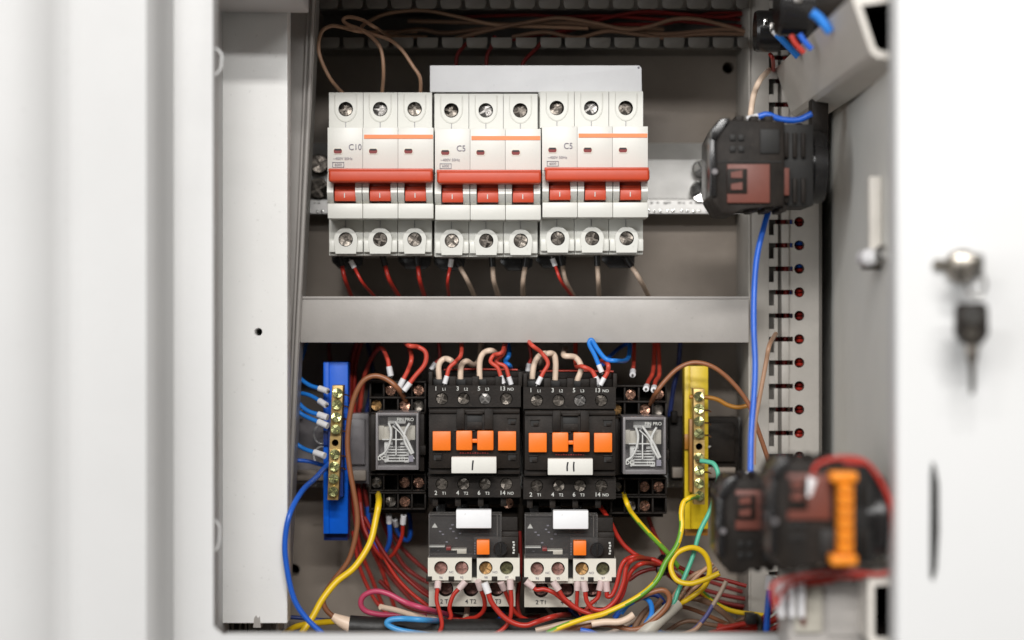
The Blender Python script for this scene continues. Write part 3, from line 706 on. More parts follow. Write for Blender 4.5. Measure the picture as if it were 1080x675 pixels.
def contact_block(px0, py0, px1, py1, Y, dep, label, ty=.47, stem=None):
    """auxiliary contact block with bevelled left end and terracotta terminal plates"""
    t = thing('contact_block', (px0+px1)/2, py1, Y+dep/2, label, 'switch block', 'black contact blocks at the right side')
    m = MB(); w = px1-px0; h = py1-py0; bp = 'black_plastic'
    m.prism([(px0+9,py0+4),(px0+14,py0),(px0+w*.62,py0+2),(px0+w*.62,py1-8),(px0+34,py1-7),(px0+28,py1),(px0+12,py1-1),(px0+3,py1-16),(px0+2,py0+18)], Y, Y+dep, bp, 1.5)
    m.box(px0+w*.60, py0+5, px0+w*.86, py1-9, Y+.006, Y+dep, 'black_deep', 1.0)
    m.box(px0, py0+18, px0+8, py1-18, Y-.002, Y+dep*.8, 'black_gloss', 2.5)
    m.prism([(px0+1,py0+22),(px0+3,py0+10),(px0+12,py0-1),(px0+22,py0-2),(px0+20,py0+4),(px0+10,py0+14),(px0+7,py0+24)], Y-.002, Y+.02, 'black_gloss', 1.2)
    m.cyl(px0+6, py0+h*.55, 3.5, Y-.003, Y+.01, 'smoke_grey', 12, 1)
    for k in range(4): m.box(px0+22+(k % 2)*9, py0+(16 if ty > .3 else 66)+(k//2)*12, px0+28+(k % 2)*9, py0+(22 if ty > .3 else 72)+(k//2)*12, Y-.0012, Y+.001, 'black_deep', 0.5)
    m.box(px0+3, py0+h*.44, px0+w*.6, py0+h*.45, Y-.0006, Y+.001, 'black_deep', 0)
    for k in range(6):
        xx = px0+w*.62+(k % 3)*w*.07; yy = py0+h*(.14 if k < 3 else .62)
        m.box(xx, yy, xx+w*.035, yy+h*.26, Y+.0035, Y+.008, bp, 0.8)
    for k in range(3): m.box(px0+w*.22+k*w*.12, py0-4, px0+w*.29+k*w*.12, py0+5, Y+.003, Y+dep*.7, bp, 1)
    for k in range(3): m.box(px0+w*.34+k*w*.12, py1-10, px0+w*.40+k*w*.12, py1-3, Y+.003, Y+dep*.7, bp, 1)
    m.box(px0+w*.42, py0+(10 if ty > .3 else h*.62), px0+w*.58, py0+(h*.36 if ty > .3 else h*.86), Y-.001, Y+.001, 'black_deep', 1)
    m.build('housing', t)
    s = MB(); y0 = py0+h*ty; y1 = py0+h*(ty+.41)
    s.box(px0+19, y0, px0+w*.50, y1, Y-.0018, Y+.001, 'terracotta', 0.8)
    s.box(px0+19, y0+5, px0+40, y1-10, Y-.0026, Y-.0015, bp, 0.5)
    for yy in (y0+8.5, y0+21): s.prism([(px0+23,yy),(px0+35,yy-2),(px0+35,yy+6),(px0+23,yy+6)], Y-.0034, Y-.0022, 'terracotta')
    s.build('terminal_plate', t)
    s = MB(); s.box(px0+w*.50, y0+4, px0+w*.66, y1-8, Y+.001, Y+.006, 'terracotta', 0.6)
    for yy in (y0+9, y0+20): s.box(px0+w*.52, yy, px0+w*.62, yy+6, Y+.0002, Y+.004, 'black_deep', 0.3)
    s.build('terminal_plate', t)
    s = MB()
    if stem == 'round':
        c = P(0, (py0+py1)/2, Y+dep/2); xa = P(px0+w*.83, 0, Y).x; xb = P(px1, 0, Y).x; r = h*.40*K*Y; mid = xa+(xb-xa)*.35
        for a, b, rr in ((xa, mid, r*.82), (mid, xb-.002, r), (xb-.002, xb, r*.95)):
            s.tube([Vector((a, c.y, c.z)), Vector((b, c.y, c.z))], rr, 'black_gloss', sides=32, smooth=False)
        s.build('collar', t)
    return t
ub = contact_block(748, 126, 876, 226, .93, .045, 'dark contact block with terracotta plates under the upper grey bar', stem='round')
m = MB(); m.box(856, 104, 874, 150, .964, .9745, 'black_plastic', 1); m.build('bracket', ub)
lb1 = contact_block(757, 505, 872, 606, .86, .04, 'dark contact block at lower right half hidden behind a nearer one', ty=.12, stem=None)
m = MB(); m.boxw(P(800,0,.875).x, wallx(.89)+.0005, .872, .892, P(0,590,.88).z, P(0,520,.88).z, 'black_plastic', .001); m.build('bracket', lb1)
lb2 = contact_block(812, 486, 940, 603, .79, .04, 'nearest dark contact block at lower right with a ribbed orange tab', ty=.12, stem='round')
s = MB()
s.box(877, 498, 905, 509, .779, .79, 'orange_tab', 2.5, 3); s.box(877, 586, 905, 597, .779, .79, 'orange_tab', 2.5, 3); s.box(884, 505, 901, 590, .782, .79, 'orange_tab', 2, 3)
for k in range(6): s.cyl(892, 516+k*12.5, 6.4, .7785, .783, 'orange_tab', 20, 2)
s.build('orange_tab', lb2)

def pushbutton(px0, px1, cy, r, Y, label):
    t = thing('push_button_body', px0, cy+r, Y, label, 'push button', 'round black push button bodies at the upper right')
    s = MB(); c = P(0, cy, Y); xa = P(px0, 0, Y).x; xb = P(px1, 0, Y).x; r = r*K*Y
    s.tube([Vector((xa, Y, c.z)), Vector((xa+.0015, Y, c.z))], [r*.93, r], 'black_gloss', sides=36, smooth=False)
    s.tube([Vector((xa+.0015, Y, c.z)), Vector((xa+(xb-xa)*.35, Y, c.z))], r, 'black_gloss', sides=36, smooth=False)
    s.tube([Vector((xa+(xb-xa)*.35, Y, c.z)), Vector((xb, Y, c.z))], r*.9, 'black_plastic', sides=36, smooth=False)
    s.build('barrel', t)
    s = MB(); zz = c.z; rr = .0022*1.3
    s.boxw(xa+.006, xa+.010, Y-r-.001, Y-r+.002, zz-.002, zz+.003, 'screw_steel', .0005); s.boxw(xa+.003, xa+.005, Y-r-.0008, Y-r+.002, zz+.001, zz+.005, 'chrome', .0005)
    s.build('terminal', t)
    return t
pushbutton(796, 868, 33, 22, .99, 'rear black push button barrel with blue lead beside the top of the duct')
pushbutton(819, 925, 5, 33, .925, 'larger black push button barrel cut by the top edge of the picture')

lt = thing('latch_rod', 925, 290, .86, 'chromed latch bracket on the grey side wall', 'latch')
m = MB(); m.box(917, 186, 930, 262, .850, .854, 'rail_profile', 1.2); m.boxw(P(925,0,.852).x, wallx(.86), .853, .858, P(0,200,.855).z, P(0,190,.855).z, 'duct_white'); m.build('rod', lt)
m = MB(); m.box(914, 266, 942, 284, .855, .870, 'screw_dark', 2); m.cyl(919, 271, 9, .838, .856, 'ferrule_white', 24, 5); m.cyl(934, 268, 10.5, .834, .856, 'chrome', 24, 6); m.build('latch_pins', lt)

# keys
k1 = thing('key', 1020, 300, .765, 'silver key pushed into the lock of the white door', 'key')
m = MB()
m.box(1006, 268, 1038, 294, .757, .7605, 'key_nickel', 3); m.box(1016, 277, 1021, 285, .7604, .7715, 'key_nickel', .3); m.build('bow', k1)
m = MB(); m.ptube([(1030+9*math.cos(R(a)), 300+13*math.sin(R(a)), .757+.003*math.sin(R(a))) for a in range(0, 361, 24)], 1.6, 'chrome', sides=8)
tag(m.build('key_ring'), 'small steel ring joining the two keys', 'key ring')
k2 = thing('key', 1026, 415, .757, 'black headed key hanging below the lock', 'key')
m = MB(); m.holed([(1010,324),(1014,319),(1038,319),(1042,324),(1043,352),(1036,363),(1016,363),(1009,352)], 1026, 328, 4.5, .7535, .7585, 'black_plastic', hb=.7585)
m.build('head', k2)
m = MB(); m.cyl(1026, 332, 10, .7527, .7536, 'chrome', 20, .5); m.cyl(1026, 330, 4, .7522, .753, 'black_deep'); m.cyl(1025, 352, 8, .7525, .7536, 'key_nickel', 20, 1); m.build('emblem', k2)
m = MB(); m.prism([(1019,361),(1033,361),(1031,380),(1028.5,384),(1028,400),(1029,405),(1027.5,416),(1024,416),(1023.5,384),(1020.5,380)], .755, .7572, 'screw_dark', .5); m.build('blade', k2)

# ------------------------------------------------------------------ wires
TXT = {}
def wire(pts, mt, r, label, Y=1.03, Y2=None, fs=None, fe=None, m2=None, group=None, name='wire', cat='wire', m2n=10**6):
    n = len(pts); pp = []
    if mt in ('w_red', 'w_darkred') and r < 3.6: r *= .84
    for i, p in enumerate(pts):
        y = p[2] if len(p) > 2 else (Y if Y2 is None else Y+(Y2-Y)*i/(n-1)); pp.append(P(p[0], p[1], y))
    m = MB(); m.tube(pp, r*K, mt, m2=m2, sides=12, sub=7, m2n=m2n)
    o = m.build(name); tag(o, label, cat, group)
    for e, (a, b) in ((fs, (pp[0], pp[1])), (fe, (pp[-1], pp[-2]))):
        if not e: continue
        fm, L, fr = e; d = (a-b).normalized()
        s = MB(); s.tube([a-d*.0008, a+d*L*K], fr*K, fm, sides=14, smooth=False)
        if fm == 'ferrule_white' and fr < 3.5: s.tube([a+d*L*K, a+d*(L+2.5)*K], fr*K*.4, 'screw_steel', sides=8, smooth=False)
        s.build('ferrule', o)
    return o
FW = ('ferrule_white', 9, 3.3); FWs = ('ferrule_white', 7, 2.8); FB = ('ferrule_black', 10, 3.6); FP = ('ferrule_pink', 9, 3.7); FD = ('ferrule_white', 10, 3.9)
# top left supply wires
wire([(362,99,1.03),(349,84),(339,64),(336,49),(339,34),(349,27.5),(362,29),(378,33),(396,34,1.06),(440,33,1.065)], 'w_tan', 2.0, 'tan wire looping widest into the first pole of the breaker marked C10', 1.017)
wire([(403,99,1.03),(404.5,75),(402,53),(393,40),(380,31),(367,26),(362,21),(368,18),(382,21),(396,29),(413,38,1.06),(450,39,1.07)], 'w_tan', 2.0, 'tan wire dropping straight into the second pole of the breaker marked C10', 1.019)
wire([(443.5,99,1.03),(443,82),(435,69),(424,53),(411,42),(393,36),(381,30),(390,22,1.045),(410,14,1.05),(445,11,1.055),(480,17,1.055),(520,26,1.055),(560,28,1.055),(620,30,1.06)], 'w_tan', 2.0, 'tan wire bending into the third pole of the breaker marked C10', 1.021)
dl = 'wire lying in the dark slotted duct along the top'
for i, (p, mt) in enumerate([
    ([(480,41),(520,31),(560,23),(590,19),(625,24),(660,31),(685,28),(712,20),(740,21),(775,30),(796,37)], 'w_tandark'),
    ([(540,39),(575,34),(608,40),(640,33),(670,36),(700,40),(740,36),(796,36)], 'w_tandark'),
    ([(430,22),(500,24),(545,26),(600,24),(650,30),(700,36),(760,31),(796,33)], 'w_tandark'),
    ([(400,38),(440,31),(470,35),(520,29),(570,26),(640,29),(700,31)], 'w_tandark')]):
    wire(p, mt, 2.3, 'tan '+dl, 1.05+.004*i, group='tan wires in the top duct')
for i, p in enumerate([[(520,46),(560,38),(600,31),(640,19),(680,12),(720,15),(760,18),(796,12)], [(590,18),(640,17),(700,21),(760,26),(796,29)], [(570,44),(610,30),(650,26),(700,25),(750,14),(796,13)], [(480,18),(560,16),(620,20),(690,14),(796,22)]]):
    wire(p, 'w_darkred', 2.4, 'dark red '+dl, 1.062+.003*i, group='dark red wires in the top duct')
for i, p in enumerate([[(481,72),(482.5,58),(490,48),(500,40)], [(513,72),(514,58),(519,48),(522,38)], [(550,72),(554,63),(565,52),(574,42)]]):
    wire(p, 'w_darkred', 2.6, ['leftmost dark red wire dropping behind the white strip', 'second dark red wire dropping behind the white strip', 'slanting dark red wire dropping behind the white strip'][i], 1.05)
# below breakers
D1 = 'wire under the breaker marked C10'
wire([(360.5,279),(364,295),(372,316,1.06)], 'w_red', 2.7, 'leftmost thick red '+D1, 1.035, fs=FB)
wire([(373,281),(383,299),(398,316,1.06)], 'w_red', 2.1, 'thin red wire in a white ferrule under the first pole of the C10 breaker', 1.03, fs=FWs)
wire([(406,279),(411,296),(423,316,1.06)], 'w_red', 2.8, 'red wire under the middle pole of the C10 breaker', 1.035, fs=FB)
wire([(440.5,279),(443,297),(449,316,1.06)], 'w_red', 2.8, 'red wire under the right pole of the C10 breaker', 1.035, fs=FB)
wire([(475,280),(472,298),(474,316,1.06)], 'w_red', 2.1, 'thin red wire in a white ferrule under the middle breaker', 1.03, fs=FWs)
wire([(484,280),(493,296),(502,316,1.06)], 'w_beige', 2.5, 'beige wire under the left pole of the middle breaker', 1.035, fs=FB)
wire([(519.5,280),(521,297),(527,316,1.06)], 'w_beige', 2.7, 'beige wire with black print under the centre of the middle breaker', 1.035, fs=FB)
wire([(554,280),(551.5,298),(552,316,1.06)], 'w_beige', 2.7, 'beige wire under the right pole of the middle breaker', 1.035, fs=FB)
wire([(585,279),(592,297),(606,316,1.06)], 'w_red', 2.1, 'thin red wire in a white ferrule under the right breaker', 1.03, fs=FWs)
wire([(593,279),(597,297),(607,316,1.065)], 'w_beige', 2.5, 'beige wire under the left pole of the right breaker', 1.04, fs=FB)
wire([(630,279),(631,297),(632,316,1.06)], 'w_beige', 2.6, 'beige wire under the centre pole of the right breaker', 1.035, fs=FB)
wire([(665.5,280),(675,295),(686,316,1.06)], 'w_beige', 2.7, 'beige wire curving away under the right pole of the right breaker', 1.035, fs=FB)
# above contactor I
wire([(463,400),(463,385),(469,378.5),(477,381.5),(484,392,1.05)], 'w_cream', 3.2, 'first thick cream wire on top of contactor I', 1.02)
wire([(485.5,401),(486.5,386),(492,381),(500,385,1.03),(506,378,1.045),(508,356,1.06)], 'w_cream', 3.2, 'second thick cream wire on top of contactor I', 1.02)
wire([(506,400),(506,382),(510,372.5),(519,370),(526,377,1.04),(529,392,1.06)], 'w_cream', 3.2, 'third thick cream wire on top of contactor I', 1.02)
wire([(471,398),(474,388),(481,381),(486.5,373),(486.5,354,1.05)], 'w_redlight', 2.3, 'red wire between the first two cream wires of contactor I', 1.012, fs=FWs)
wire([(528.5,398),(525,388),(517.5,381.5),(521,374.5),(530,371),(533,354,1.05)], 'w_redlight', 2.3, 'red wire with tight bend into terminal 13 of contactor I', 1.012, fs=FWs)
wire([(537,399),(533,387),(525,383),(524,379),(531,372),(534.5,354,1.05)], 'w_redlight', 2.3, 'rightmost red wire into terminal 13 of contactor I', 1.016, fs=FWs)
wire([(540,392,1.05),(538,386),(533,381.5),(537,373),(536,354,1.06)], 'w_azure', 2.4, 'short blue wire behind the red wires of contactor I', 1.03)
wire([(458.5,384),(464,376),(461.5,354)], 'w_red', 2.3, 'red wire in a white ferrule at the left edge of contactor I', 1.04, fs=FWs)
wire([(468,390),(500,389.3),(546,390)], 'w_redlight', 0.9, 'thin red link running across behind the top of contactor I', 1.033)
wire([(569,391.5),(600,391),(647,391.8)], 'w_redlight', 0.9, 'thin red link running across behind the top of contactor II', 1.033)
# above contactor II
wire([(561,401),(563,386),(568,376),(576,373),(583,380,1.05)], 'w_cream', 3.2, 'first thick cream wire on top of contactor II', 1.024)
wire([(585.5,401),(586,382),(583.5,373.5),(576,374),(570,384,1.05)], 'w_cream', 3.2, 'second thick cream wire on top of contactor II', 1.02)
wire([(608.5,402),(613,388),(607,377),(595,375),(596,368,1.05)], 'w_cream', 3.2, 'third thick cream wire on top of contactor II', 1.02)
wire([(570,399),(573,393),(578,383),(571,372),(559,362),(557,352,1.05)], 'w_redlight', 2.3, 'red wire crossing over the cream wires of contactor II', 1.012, fs=FWs)
wire([(558,385),(560,375),(556,356)], 'w_red', 2.3, 'red wire in a white ferrule at the left edge of contactor II', 1.04, fs=FWs)
wire([(628.5,399),(624,391),(614,386.5),(607.5,384,1.03),(607,354,1.05)], 'w_redlight', 2.5, 'red wire arching into terminal 13 of contactor II', 1.015, fs=FW)
wire([(636.5,400),(641,392),(641,384),(634,381,1.03),(632,392,1.05)], 'w_redlight', 2.5, 'short red hook beside the arching wire of contactor II', 1.012, fs=FWs)
wire([(632,386),(627,374),(621.5,363),(624,358.5),(630,368),(639,378.5),(650,380.5),(660,380,1.03),(664,372,1.04),(664,352,1.06)], 'w_azure', 2.5, 'bright blue looped wire above the right end of contactor II', 1.012, fs=FWs)
wire([(668,360,1.06),(655,366,1.06),(640,379,1.03),(636,384,1.02)], 'w_blue', 2.2, 'blue wire crossing behind the bright blue loop', 1.03)
# relay left
wire([(410.5,388),(408.5,378),(402,367),(393,376,1.05),(384,398,1.06),(380,430,1.07)], 'w_redlight', 2.4, 'red wire with large white ferrule at the upper left of the left relay', 1.03, fs=FW)
wire([(425,401),(430.5,390),(434,377),(430,360,1.05)], 'w_redlight', 2.5, 'straighter red wire into the middle of the left relay', 1.022, fs=FW)
wire([(431.5,405),(438,396.5),(448,384),(449,372),(441,366),(430,364),(424,354,1.06)], 'w_redlight', 2.6, 'curled red wire into the middle of the left relay', 1.018, fs=FW)
wire([(428,422,1.028),(419,409),(407,399.5),(394,396.5),(382,403),(373,421),(368,445),(366.5,470),(369,495),(373,518),(376.5,540),(376,560),(368,590),(352,612),(341,630),(344,643),(355,653)], 'w_brown', 2.9, 'long brown wire arching over the left relay and down to the floor', 1.018, fs=('screw_copper', 5, 1.6))
for i, (p, mt, r) in enumerate([
  ([(378,352),(370,395),(369.5,450),(372,520),(379,575),(392,610),(404,640)], 'w_red', 2.8),
  ([(384,352),(374.5,390),(374,450),(380,530),(390,572),(403,602),(417,643)], 'w_red', 2.8),
  ([(404,352),(390,382),(381,410),(379,450),(385,520),(399,572),(421,602),(455,628)], 'w_darkred', 3.0),
  ([(350,352),(347,365),(348,380),(350,395)], 'w_darkred', 2.6),
  ([(400,540),(420,588),(440,608),(470,622)], 'w_darkred', 3.0),
  ([(400,525),(405,545),(424,578),(455,606),(470,612)], 'w_darkred', 2.8),
  ([(381,352),(372,372),(371,400),(376,470),(378,520),(383,560),(410,605),(440,640)], 'w_darkred', 2.8)]):
    wire(p, mt, r, ['red wire falling just right of the blue terminal bar', 'second red wire falling beside the blue terminal bar', 'dark red wire passing behind the left relay', 'short dark red wire behind the top of the blue carrier', 'lower dark red wire curving to the first overload relay', 'upper dark red wire curving to the first overload relay', 'dark red wire hidden deep between blue carrier and left relay'][i], 1.066+.002*(i % 4))
wire([(385,352),(391,378),(393,400),(386,440),(384,500),(388,549)], 'w_navy', 2.3, 'dark blue wire passing down behind the left relay', 1.076)
wire([(410.5,550),(411,570),(405,583),(397,576),(390,556),(388,535)], 'w_blue', 2.7, 'left blue wire hanging in a loop under the left relay', 1.04, Y2=1.07, fs=FW)
wire([(417.5,553),(420,562),(428,570),(432.5,565),(432.5,548),(430,535)], 'w_blue', 2.5, 'right blue wire turning up under the left relay', 1.045, Y2=1.07, fs=FW)
wire([(425,551),(423.5,567),(415,584),(405,589),(395,578),(384,556),(380,530)], 'w_red', 2.6, 'red wire hanging in a loop under the left relay', 1.035, Y2=1.06, fs=FW)
# blue wires at left
wire([(326,352,1.07),(318,378),(313,388),(316,398),(326,406),(338,410)], 'w_azure', 2.3, 'topmost blue wire into the blue terminal bar', 1.045, Y2=1.026, fe=('ferrule_white', 10, 3.4))
wire([(300,428,1.05),(313,416),(322,415.5),(331,419),(338,423.5)], 'w_azure', 2.3, 'second blue wire from the top into the blue terminal bar', 1.04, Y2=1.026, fe=('ferrule_white', 10, 3.4))
wire([(300,405,1.05),(311,415),(316,426),(325,433.5),(337,437.5)], 'w_azure', 2.4, 'third blue wire from the top into the blue terminal bar', 1.035, Y2=1.026, fe=('ferrule_white', 10, 3.6))
wire([(300,424,1.05),(311,431.5),(322,439),(337,445.5)], 'w_azure', 2.4, 'fourth blue wire from the top into the blue terminal bar', 1.035, Y2=1.024, fe=('ferrule_white', 11, 3.6))
wire([(298,455,1.05),(309,465),(320,473),(333,477.5)], 'w_azure', 2.4, 'blue wire in a kinked white ferrule just below the empty screw hole', 1.035, Y2=1.024, fe=('ferrule_white', 12, 3.6))
wire([(296,487,1.05),(309,485.5),(325,486.5),(338,490),(349,493,1.026)], 'w_blue', 2.3, 'nearly level blue wire into the lower half of the blue bar', 1.035)
wire([(350,487,1.026),(343,493,1.02),(333,504,1.0),(318.5,518,.975),(306,541,.9635),(300.8,567,.962),(301.6,593,.962),(309.5,630,.962),(324,653,.962),(347,674,.962)], 'w_blue', 2.9, 'long blue wire bowing out along the left edge to the floor', 1.012, Y2=.97)
wire([(399,520,1.03),(399.5,530),(396.5,547),(390,573),(374,598),(355,613.5),(340,632),(330,650),(318,668)], 'w_yellow', 3.5, 'thick yellow wire sweeping from the left relay to the lower left', 1.012, Y2=.98, fs=('screw_copper', 4, 1.6), m2='w_green', m2n=13)
wire([(300,668),(312,661),(330,657.5),(357,655)], 'w_yellow', 3.2, 'short yellow wire lying on the floor at lower left', .99, Y2=1.02)
wire([(296,650),(320,652),(342,654),(357,653)], 'w_navy', 2.2, 'thin dark blue wire lying level at lower left', 1.03)
m = MB(); m.tube([P(350,651,1.0), P(358,655,1.0), P(372,661,1.0)], [5*K, 9*K], 'w_cream', sides=16); c0 = m.build('inner_sheath')
ct = thing('sheathed_cable', 410, 672, 1.0, 'thick black sheathed cable with cut cream inner end on the floor', 'cable')
bpy.data.objects.remove(c0)
m = MB(); m.tube([P(351,650,.99), P(360,655,.99), P(374,661,.99)], [4*K, 9*K], 'w_cream', sides=16); m.build('inner_sheath', ct)
m = MB(); m.tube([P(369,660,.99), P(400,662,.99), P(440,663,.995), P(480,664,1.0), P(545,663,1.01), P(600,664,1.02)], 11*K, 'black_rubber', sides=20); m.build('outer_sheath', ct)
wire([(492,652,1.05),(472,648,1.02),(450,642.5),(427,635),(410,626.5),(396,623.5),(384,628),(380.5,637),(386,644.5),(400,648),(418,649),(450,650)], 'w_pink', 2.9, 'pink wire doubled back in a flat loop', .985, Y2=.995)
wire([(401,640),(419,644),(436,649),(457,653),(470,659),(478,661),(487,657),(492,649),(493,636)], 'w_cream', 3.0, 'cream wire end lying over the black cable at lower centre', .978, Y2=1.03)
wire([(500,658,1.05),(475,656,1.02),(450,654),(425,652.5),(411,654),(409,659),(423,665),(450,669),(480,672)], 'w_sky', 3.0, 'pale blue wire loop beside the black cable end', .978)
# overload I
wire([(461.5,620),(460.5,633),(464,647),(466,660),(461,672)], 'w_red', 2.7, 'leftmost red wire under overload relay I', 1.0, Y2=.985, fs=FP)
wire([(485,620),(478,628),(474,641),(475.5,651),(468,660)], 'w_red', 2.7, 'second red wire under overload relay I', 1.0, Y2=1.0, fs=FP)
wire([(506.5,620),(511,633),(510,644),(502,651),(493,652.5),(478,657),(462,657)], 'w_red', 2.8, 'third red wire turning left under overload relay I', 1.0, Y2=1.02, fs=FP)
wire([(514.5,624),(519,636),(530,649.5),(543,657.5),(555,659.5),(566,656),(585,650),(600,648,1.03)], 'w_red', 3.4, 'thickest red wire sweeping right under overload relay I', .992, fs=FD)
wire([(531,620),(535,629),(542,644),(551,651.5),(566,656),(580,652)], 'w_red', 2.7, 'red wire behind the last one under overload relay I', 1.004, Y2=1.02, fs=FP)
wire([(538.5,620),(539.5,636),(538,652),(531,663),(515,673)], 'w_red', 2.8, 'rightmost red wire turning left under overload relay I', .998, fs=FP)
wire([(534,638),(527,653),(518,663),(500,671)], 'w_blue', 2.4, 'dim blue wire behind the wires of overload relay I', 1.035, Y2=1.01)
wire([(400,612),(430,640),(470,648),(520,655),(570,650)], 'w_darkred', 2.8, 'dark red wire crossing low behind overload relay I', 1.05)
# overload II
wire([(561.5,618.5),(566,622),(574,621.5),(584,625),(592,631),(604,640),(620,646),(640,646,1.01)], 'w_red', 2.9, 'leftmost red wire running right under overload relay II', .999, fs=FP)
wire([(588.5,621),(596,632),(612,643.5),(630,647.5),(643,641),(655,630),(661,612),(668,600),(680,594),(700,598,1.03)], 'w_red', 2.9, 'second red wire of overload relay II climbing in a long bend', .994, fs=FP)
wire([(609,621),(608.7,630),(608.5,640),(613,648)], 'w_red', 2.5, 'short straight red wire under overload relay II', 1.002, fs=FP)
wire([(617,622),(619,634),(626,642.5),(638,642.5),(650,632),(657.5,615),(661,598),(670,589.5),(690,590,1.03)], 'w_red', 2.9, 'third climbing red wire of overload relay II', .99, fs=FP)
wire([(632.5,621),(630.5,630),(623,637),(617,645)], 'w_red', 2.7, 'short slanting red wire under overload relay II', 1.0, fs=FP)
wire([(640,622),(640.5,629),(646,627),(651,615),(654.5,600),(660,590.5),(672,587),(688,591,1.03)], 'w_red', 2.9, 'rightmost climbing red wire of overload relay II', .998, fs=FP)
wire([(632,533,1.03),(643,549),(651,565),(660,577),(674,587),(692,591.5),(705,600)], 'w_red', 3.0, 'red wire dropping from terminal 14 of contactor II', 1.02)
wire([(683,543),(689,560),(698,580),(704,600),(712,610)], 'w_darkred', 2.8, 'dark red wire hanging under the right relay', 1.05, fs=('ferrule_pink', 9, 3.2))
wire([(663,612),(675,604),(690,600),(705,604)], 'w_darkred', 2.7, 'dark red wire joining the tied bunch from below', 1.03)
for i, p in enumerate([[(695,588),(712,606),(738,620),(765,628),(800,634)], [(692,594),(712,612),(742,628),(770,637),(800,641)], [(698,600),(720,618),(750,634),(800,646)], [(690,592),(715,600),(745,612),(775,622),(800,628)], [(700,596),(730,628),(760,640),(800,651)]]):
    wire(p, 'w_darkred', 2.8, 'dark red wire of the bunch running right behind the yellow wires', 1.05+.004*i, group='dark red bunch behind the yellow wires')
m = MB(); m.tube([P(699+9*math.cos(a)*.5, 596+9*math.sin(a), 1.035-.02*math.cos(a)) for a in [2*math.pi*k/14 for k in range(15)]], 2.6*K, 'black_rubber'); m.box(693,598,702,606,1.01,1.02,'black_rubber',1)
tag(m.build('cable_tie'), 'black cable tie round the red bunch near the yellow loop', 'cable tie')
# right relay
wire([(667.5,392),(668.5,380),(669,352)], 'w_redlight', 2.3, 'straight red wire with white ferrule at the upper left of the right relay', 1.03, Y2=1.06, fs=FW)
wire([(682,408),(684,402),(689,390),(690.5,352)], 'w_redlight', 2.4, 'left of the two close red wires into the right relay', 1.022, Y2=1.06, fs=FW)
wire([(690,409),(691.5,402),(695.5,392),(693.5,352)], 'w_redlight', 2.4, 'right of the two close red wires into the right relay', 1.018, Y2=1.06, fs=FW)
wire([(686,426,1.028),(692,414),(702,401),(716,388),(733,382.3),(753,387.5),(773,404),(790,427),(800,455),(812,490)], 'w_brown', 2.5, 'brown wire arching over the top of the yellow terminal bar', 1.012, fs=('screw_copper', 4, 1.5))
wire([(718,352),(715.5,386),(710,412),(706,440)], 'w_navy', 2.6, 'dark blue wire behind the arching brown wire at right', 1.07)
wire([(727,418.5),(745,419),(757,421.5),(767,427),(778,429.5),(790,427),(800,420)], 'w_orange', 2.4, 'short ochre wire leaving the top of the yellow bar', 1.024)
wire([(739,486),(746,487),(753,489.5),(757.3,499),(756.5,510),(750,536),(738,561),(731,586),(723,606),(715,624),(709,638),(690,655),(672,667),(655,672)], 'w_mint', 2.5, 'long mint green wire from the yellow bar to the floor', 1.012, Y2=.985, fs=('screw_copper', 5, 1.0))
wire([(738,524,1.024),(729,524.5),(721,530),(718.5,542),(719,556),(714,575),(702,593),(692,613),(672,630),(640,646),(617,652.5),(595,660),(577,668)], 'w_yellow', 2.9, 'green striped yellow wire from the foot of the yellow bar curving far left', 1.0, Y2=.975, m2='w_green')
wire([(658,521,1.03),(661,530),(667,542),(684,562),(704,583),(719,602),(738,622),(755,636.5),(775,645),(805,649)], 'w_yellow', 2.7, 'green striped yellow wire from the right relay down to the right', 1.015, Y2=1.03, m2='w_green')
wire([(759,604.5),(744,611),(727,615.5),(713,611),(707.5,597),(714,583.5),(730,577.5),(743,584),(748.5,600),(744,617),(731,628.5),(715,638)], 'w_yellow', 2.9, 'yellow wire tied in a round loop near the bottom', .982, Y2=1.0)
wire([(655,647),(661,639),(669,632.5),(680,630.5),(686.5,637),(687,648),(681,658)], 'w_azure', 2.7, 'bright blue wire hoop beside the beige cable', .99)
wire([(684,627),(692,627.5),(698,632),(703,642)], 'w_navy', 2.8, 'short dark blue wire inside the brown loop', 1.01)
wire([(586,667),(606,663),(632,658.5),(651,660.5),(664,664),(677,662),(692,652),(704,639),(706,629),(699,622.5),(684,626),(668,634)], 'w_brown', 2.9, 'brown wire curling round the bright blue hoop', .986)
wire([(624,658),(638,656),(652,656),(661,653),(668.5,648)], 'w_cream', 3.6, 'short cream wire end at bottom centre right', .98)
wire([(565,665),(590,659),(610,656),(628,656.5)], 'w_beige', 3.2, 'beige wire fading left under overload relay II', .995)
wire([(575,638),(583,648),(596,653.5),(620,656)], 'w_grey', 2.4, 'grey wire under overload relay II', 1.03)
wire([(600,640),(606,648),(618,652)], 'w_navy', 2.6, 'short dark blue wire under overload relay II', 1.03)
wire([(612,664.5),(624,667),(640,674),(650,680)], 'w_blue', 2.8, 'blue wire dipping below the front lip', .98)
wire([(648,652),(656,642),(668,634),(680,628)], 'w_blue', 3.2, 'blue wire passing under the green striped wire', 1.005)
m = MB(); m.tube([P(672,676,.985), P(690,658,.988), P(714,636,.995)], 8*K, 'plastic_beige', sides=18)
ct2 = thing('sheathed_cable', 694, 676, .99, 'beige sheathed cable with bare brown cores at lower right', 'cable'); m.build('outer_sheath', ct2)
for i, p in enumerate([[(706,644),(722,622),(738,605),(752,594)], [(710,646),(726,626),(744,610),(756,599)], [(704,640),(716,620),(732,606),(748,600)], [(708,642),(724,630),(742,612),(751,604)]]):
    m = MB(); m.tube([P(x, y, .996+.004*i) for x, y in p], 2.3*K, 'w_tan', sides=10); m.build('core', ct2)
